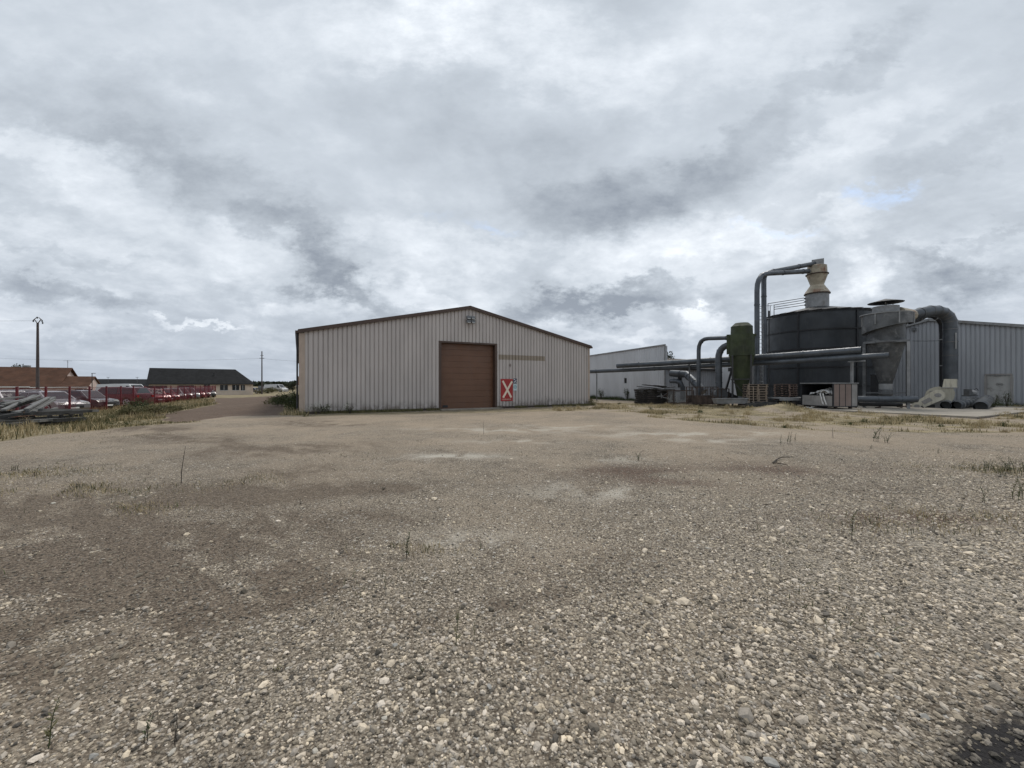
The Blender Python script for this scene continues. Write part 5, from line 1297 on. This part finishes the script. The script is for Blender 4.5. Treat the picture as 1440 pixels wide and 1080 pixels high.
# leafy clusters
def leafcloud(name,c,rad_,n,size,mt,parent=None,squash=1,seed=0,flat=.0):
    rg=np.random.default_rng(seed);V=[];nb=max(4,n//60)
    dirs=rg.normal(size=(nb,3));dirs/=np.linalg.norm(dirs,axis=1)[:,None];dirs[:,2]=np.abs(dirs[:,2])*1.0-.15
    cen=dirs*rg.uniform(.25,.85,(nb,1))*np.array(rad_);sz=rg.uniform(.22,.42,nb)
    w_=rg.integers(0,nb,n);d=rg.normal(size=(n,3));d/=np.linalg.norm(d,axis=1)[:,None]
    p=cen[w_]+d*(rg.random((n,1))**.5)*sz[w_][:,None]*np.array(rad_)+np.array(c)
    a=rg.normal(size=(n,3));a/=np.linalg.norm(a,axis=1)[:,None];b=np.cross(a,rg.normal(size=(n,3)));b/=np.linalg.norm(b,axis=1)[:,None]
    s=size*rg.uniform(.5,1.3,(n,1));V=np.stack([p-a*s,p+b*s*.45,p+a*s,p-b*s*.45],1).reshape(-1,3)
    Q=np.arange(4*n).reshape(-1,4);o=npmesh(name,V,Q,mt)
    if parent:o.parent=parent
    return o
def tree(loc,h,rad_,seed,label,n=2600,leaf=.16):
    o=E('tree',loc,0,label,'tree');rr=random.Random(seed)
    mb=MB().tube([(0,0,-.2),(.05,0,h*.35),(0,.05,h*.7)],[.2,.14,.06],8)
    for k in range(6):
        a=rr.uniform(0,2*PI);z=h*rr.uniform(.3,.6);mb.tube([(0,0,z),(math.cos(a)*rad_*.4,math.sin(a)*rad_*.4,z+h*.18),(math.cos(a)*rad_*.7,math.sin(a)*rad_*.7,z+h*.3)],[.07,.045,.02],5)
    mb.build('trunk',M['bark'],o);leafcloud('crown',(0,0,h*.62),(rad_,rad_,h*.42),n,leaf,L['dark'],o,seed=seed)
    return o
def tr(px,ytop,Z_,rad_,seed,label,**k):
    p=P(px,0,Z_);z=g(p.x,p.y);tree((p.x,p.y,z),(CAMZ-(ytop-HY)/F*Z_-z)*.98,rad_,seed,label,**k)
tr(22,512,86,2.4,1,'dark tree rising behind the roof of the long brown-tiled bungalow')
tr(12,515,88,1.8,11,'smaller dark tree behind the far left of the brown roof')
tr(938,492,62,1.5,2,'dark tree top behind the workshop roof by the pale hall corner')
tr(911,486,60,1.1,3,'small tree tip poking above the pale hall parapet')
# bush beside barn left wall
def bush(px,yb,Z_,rad_,mt,label,seed,n=1500,leaf=.05,flowers=0,z=None):
    p=P(px,yb,Z_);zz=g(p.x,p.y);o=E('bush',(p.x,p.y,zz),0,label,'bush')
    leafcloud('foliage',(0,0,rad_[2]*.35),rad_,n,leaf,mt,o,seed=seed)
    mb=MB();rr=random.Random(seed)
    for k in range(9):
        a=rr.uniform(0,2*PI);q=rr.uniform(.2,.8);mb.tube([(0,0,-.05),(math.cos(a)*rad_[0]*q*.5,math.sin(a)*rad_[1]*q*.5,rad_[2]*.5),(math.cos(a)*rad_[0]*q,math.sin(a)*rad_[1]*q,rad_[2]*rr.uniform(.7,1.1))],[.018,.012,.005],5)
    mb.build('stems',M['twig'],o)
    if flowers: leafcloud('flower_heads',(0,-.2,rad_[2]*.45),rad_,flowers,.03,L['white'],o,seed=seed+50)
    return o
bush(416,578,25.3,(.62,.9,1.0),L['weed'],'leafy green bush against the left edge of the barn',4,2200,.055,flowers=60)
bush(407,575,30,(1.3,1.5,.9),L['weed'],'spreading green bush further back along the barn side',5,2400,.06)
bush(398,572,34,(1.5,1.6,.6),L['green'],'low olive bush at the edge of the dirt track',6,1500,.06)
bush(196,572,24.5,(.85,.9,.95),L['weed'],'rusty green weed bush in front of the fence by the wine-coloured car',7,1700,.045)
bush(214,577,24,(1.2,.9,.6),L['green'],'low green weed patch right of the rusty weed bush',8,1500,.045)
bush(185,580,22.5,(1.0,.8,.5),L['green'],'low tangle of weeds below the fence near the timber pile',9,1300,.045)
bush(240,579,27,(1.3,.9,.45),L['green'],'flat green weed patch where the fence meets the track',10,1300,.045)
bush(377,549,92,(4,1.5,1.3),L['green'],'shrubs growing before the load body of the white truck',12,1500,.12)
bush(405,546,104,(3,1.5,2.2),L['dark'],'dark shrubs right of the white truck',13,1500,.14)
bush(455,577,22.6,(.9,.25,.55),L['weed'],'white-flowering weeds at the left foot of the barn',14,500,.03,flowers=150)
bush(492,575,23.0,(.5,.2,.55),L['weed'],'small flowering weed by the barn wall, right of the larger one',15,260,.03,flowers=70)
bush(828,572,31.5,(.9,.6,.45),L['green'],'low green clump at the right corner of the barn',16,1000,.04)
bush(1397,569,28.2,(.6,.3,.8),L['weed'],'scrubby dark weed growing at the foot of the white door',17,500,.035)
bush(1416,569,28.6,(.35,.3,1.0),L['weed'],'taller thin weed against the right side of the white door',18,350,.035)
bush(1388,570,27.5,(.5,.3,.45),L['weed'],'low weed behind the widest open pipe',19,400,.035)
bush(845,560,44,(.5,.4,1.2),L['weed'],'dark weed at the foot of the first pipe post',23,400,.05)
bush(882,561,42,(.5,.4,1.3),L['weed'],'tall dark weed under the small window of the pale hall',24,400,.05)
# far tree line and fields
n=5200;Xs=RNG.uniform(-330,-60,n);Ys=RNG.uniform(470,560,n);bs=fbm(Xs*.03,Ys*0,33,3)
p=np.stack([Xs,Ys,-1+RNG.random(n)**.7*(1.5+7*bs)],-1);a=RNG.normal(size=(n,3));a/=np.linalg.norm(a,axis=1)[:,None];b=np.cross(a,RNG.normal(size=(n,3)));b/=np.linalg.norm(b,axis=1)[:,None]
T(npmesh('distant_wood',np.stack([p-a*2.2,p+b*1.6,p+a*2.2,p-b*1.6],1).reshape(-1,3),np.arange(4*n).reshape(-1,4),L['dark']),'low dark line of distant woods on the horizon left of the barn','wood',kind='stuff')
# ---------- individual weeds in the gravel ----------
def weed(px,py,h,seed,label,mt='weed',stalks=1,leafy=True,lean=.1,spread=.05,grp=None):
    x_,y_=G(px,py);z=g(x_,y_);o=E('weed',(x_,y_,z),0,label,'weed',grp);rr=random.Random(seed);mb=MB();lv=MB()
    for s in range(stalks):
        bx_,by_=rr.uniform(-spread,spread),rr.uniform(-spread,spread);hh=h*rr.uniform(.65,1) if s else h
        lx_,ly_=rr.uniform(-lean,lean)*hh,rr.uniform(-lean,lean)*hh;r0=max(.0022,.006*hh/.5)
        pts=[(bx_+lx_*t*t+rr.uniform(-.006,.006),by_+ly_*t*t,hh*t-.01) for t in(0,.25,.5,.75,1)]
        mb.tube(pts,[r0,r0*.9,r0*.75,r0*.6,r0*.35],5)
        if leafy:
            nl=int(22+hh*70)
            for k in range(nl):
                t=rr.uniform(.12,1);c_=Vector((bx_+lx_*t*t,by_+ly_*t*t,hh*t));a=rr.uniform(0,2*PI);ll=hh*rr.uniform(.08,.20)*(1.15-t*.6)
                d=Vector((math.cos(a),math.sin(a),rr.uniform(.3,1.2))).normalized();sd_=Vector((-math.sin(a),math.cos(a),0))*ll*.14
                lv.add([c_,c_+d*ll*.5+sd_,c_+d*ll,c_+d*ll*.5-sd_],[(0,1,2,3)])
    mb.build('stem',M['twig'] if mt!='green' else L['weed'],o)
    if lv.v: lv.build('leaves',L[mt],o,fix=False)
wl=[(257,681,.60,'thin dry stalk standing alone in the left half of the yard','dry',1,0),
(571,783,.24,'small leafy green weed, left one of the pair near the middle','weed',2,1),
(583,784,.15,'bare upright stem right of the small leafy weed','weed',1,0),
(638,908,.24,'slim green stalk growing from the pebbles in the lower middle','green',1,1),
(663,900,.12,'short stalk just right of the slim green one','green',1,1),
(66,1052,.22,'feathery green weed in the lower left corner','green',1,1),
(241,1050,.15,'thin dry sprig right of the feathery weed','dry',2,0),
(210,1045,.14,'greyish sprig beside the thin dry sprig','weed',2,1),
(900,651,.20,'dark tufted weed in the pale stony patch','weed',5,1),
(1098,626,.28,'left of three stalks near the crooked twig','weed',1,1),
(1109,624,.34,'middle of three stalks near the crooked twig','weed',2,1),
(1117,621,.26,'right of three stalks, bent to the side','weed',1,1),
(1172,616,.36,'pale stalk at the front of the grass band','dry',2,0),
(1234,620,.50,'tall narrow dark weed at the right front of the grass band','weed',3,1),
(1247,622,.30,'low leafy weed right of the tall narrow one','weed',5,1),
(1224,629,.12,'stubby weed left of the tall narrow one','weed',3,1),
(1319,636,.15,'small dark weed alone toward the right edge','weed',2,1),
(1198,757,.28,'green weed with a bent top in the tan patch','weed',2,1),
(1380,708,.24,'sprawling weed left of the bright green tuft','weed',3,1),
(1434,704,.30,'bright green tuft at the right edge','green',7,1),
(1390,660,.22,'left clump of weeds in the right-hand verge patch','weed',6,1),
(1425,665,.30,'right clump of weeds in the right-hand verge patch','weed',8,1),
(1408,668,.22,'middle clump of weeds in the right-hand verge patch','green',6,1),
(1290,740,.14,'twiggy weed on the tan patch','weed',2,1),
(1222,737,.10,'second twiggy weed left on the tan patch','weed',3,1),
(1326,733,.12,'third twiggy weed right on the tan patch','weed',2,1),
(680,612,.42,'thin upright stalk before the barn door','dry',1,0),
(390,946,.035,'little yellow-green rosette among the pebbles','yellow',9,1),
(590,945,.03,'dark withered tuft in the lower left middle','weed',12,1),
(985,846,.03,'dark brown tuft right of the middle','weed',12,1),
(896,823,.03,'small dark tuft above the lower middle','weed',10,1),
(735,905,.03,'dark tuft right of the slim green stalk','weed',10,1),
(1018+0,952,.03,'dark tuft low and right of the middle','weed',9,1),
(540,690,.05,'dark matted tuft in the left middle distance','weed',9,1),
(343,682,.10,'small brown tuft right of the thin dry stalk','weed',6,1),
(210,716,.14,'tiny upright sprig at left','weed',2,0),
(422,710,.10,'tiny pale sprig left of the middle','dry',3,0),
(20,664,.12,'low brown tuft near the left edge','weed',9,1),
(105,688,.12,'dry low tuft at the left','dry',9,0),
(50,672,.12,'faded tuft beside the low brown one','dry',9,0)]
for k,(px,py,h,lab,mt,st,lf) in enumerate(wl): weed(px,py,h,100+k,lab,mt,st,bool(lf),lean=.15 if st<3 else .5,spread=.01+.02*st*h*2)
# weeds against the barn's front
for k,(s,h) in enumerate(((15.3,.75),(16.0,.95),(16.6,.7),(17.3,.6),(12.5,.25),(14.0,.3),(7.4,.4),(2.0,.5),(4.2,.35),(5.6,.3))):
    q=W0+AX*s-BX*.18;o=E('weed',(q.x,q.y,g(q.x,q.y)),0,'thin bare weed stalks against the barn front','weed','weed stalks along the barn front');rr=random.Random(300+k);mb=MB()
    for j_ in range(5):
        a=rr.uniform(-.3,.3);mb.tube([(a*.3,0,0),(a*.6+rr.uniform(-.05,.05),-.03,h*.5),(a+rr.uniform(-.1,.1),-.05,h*rr.uniform(.7,1))],[.008,.006,.003],4)
    mb.build('stem',M['twig'],o)
# crooked twig on the ground
tw=[P(1087,651,1),];pts=[Vector((*G(x_,y_),0)) for x_,y_ in((1087,651),(1093,647),(1099,645),(1108,645.5),(1117,646))]
o=E('twig',(pts[0].x,pts[0].y,g(pts[0].x,pts[0].y)+.02),0,'dark crooked two-pronged twig lying on the gravel at right','twig')
q=[p-pts[0]+Vector((0,0,.012*i)) for i,p in enumerate(pts)];p2=[Vector((*G(x_,y_),0))-pts[0] for x_,y_ in((1087,651),(1096,653.5),(1108,656))]
MB().tube(q,[.014,.013,.012,.009,.006],6).build('branch',M['twig'],o,smooth=60);MB().tube([p2[0],p2[1]+Vector((0,0,.02)),p2[2]+Vector((0,0,.02))],[.013,.010,.006],6).build('branch',M['twig'],o,smooth=60)
# large individual stones
def rock(px,py,sz,seed,label,tone=1.0,grp=None,flat=.5):
    x_,y_=G(px,py);rr=random.Random(seed);import bmesh
    bm=bmesh.new();bmesh.ops.create_icosphere(bm,subdivisions=2,radius=1)
    pl=[(Vector((rr.gauss(0,1),rr.gauss(0,1),rr.gauss(0,.8))).normalized(),rr.uniform(.55,.9)) for _ in range(9)]
    ex=rr.uniform(.6,.85)
    for v in bm.verts:
        for n_,d_ in pl:
            e=v.co.dot(n_)-d_
            if e>0: v.co-=n_*e
        v.co.x*=sz;v.co.y*=sz*ex;v.co.z*=sz*flat
    me=bpy.data.meshes.new('stone');bm.to_mesh(me);bm.free();me.polygons.foreach_set('use_smooth',[True]*len(me.polygons));me.set_sharp_from_angle(angle=R(25))
    me.materials.append(ROCK if tone>.9 else ROCK2);o=bpy.data.objects.new('stone',me);C.objects.link(o)
    o.location=(x_,y_,g(x_,y_)+sz*flat*.35);o.rotation_euler=(rr.uniform(-.2,.2),rr.uniform(-.2,.2),rr.uniform(0,6.28));T(o,label,'stone',grp)
ROCK=mat('pale_limestone',(.46,.425,.36),.9,var=.2,scale=25,dirt=(.22,.18,.13),dirt_amt=.5,bmp=.3)
ROCK2=mat('grey_limestone',(.30,.29,.265),.9,var=.25,scale=25,dirt=(.15,.13,.1),dirt_amt=.5,bmp=.3)
big=[(242,1060,.028,1,'pale buff stone near the bottom left edge'),(443,1058,.024,1,'pale buff stone at the bottom, left of the middle'),(131,1066,.026,.5,'bluish grey stone in the bottom left'),
(340,1037,.022,1,'elongated pale stone above the bottom edge at left'),(334,1000,.022,1,'upper elongated pale stone at left'),(540,1010,.026,1,'upright whitish stone left of the lower middle'),(565,998,.02,1,'cream stone just right of the upright whitish one'),
(523,1025,.024,.5,'whitish grey stone below the upright one'),(617,1024,.024,.5,'flat grey stone left of the bottom middle'),(1055,985,.022,1,'pale oval stone right of the bottom middle'),(1133,1006,.028,1,'long pale stone in the lower right'),
(1378,949,.028,1,'bright angular stone near the right edge'),(1235,918,.034,.5,'long grey flat stone at right'),(1312,900,.022,1,'pale stone above the bright angular one'),(1053,1066,.03,1,'white lumpy stone at the bottom right of middle'),
(1113,1036,.02,1,'small cream stone beside the long pale one'),(1215,1050,.022,1,'flat cream stone near the bottom at right'),(1085,1070,.045,.5,'large dull rock at the bottom edge'),(1300,1003,.04,.5,'large bluish rock in the lower right'),
(597,815,.03,1,'left of the pair of white stones near the middle'),(606,820,.028,1,'right of the pair of white stones near the middle'),(664,808,.022,1,'single white stone right of the pair'),(337,822,.035,1,'white stone left of the middle'),
(75,708,.045,1,'white scrap of stone at far left'),(218,676,.035,1,'white fragment left of the thin stalk'),(995,771,.035,1,'white stone above the lower right'),(745,888,.026,1,'pale angular stone in the middle foreground'),
(780,886,.026,1,'pale block just right of the pale angular stone'),(688,968,.03,.5,'grey rock above the bottom middle'),(404,942,.02,1,'white stone beside the yellow-green rosette'),(555,908,.03,.5,'grey stone in the left foreground group'),(573,905,.024,1,'lighter stone of the left foreground group'),(1121,870+0,.02,1,'small bright stone right of the middle')]
for k,(px,py,s_,tn,lab) in enumerate(big): rock(px,py,s_*.72,500+k,lab,tn)
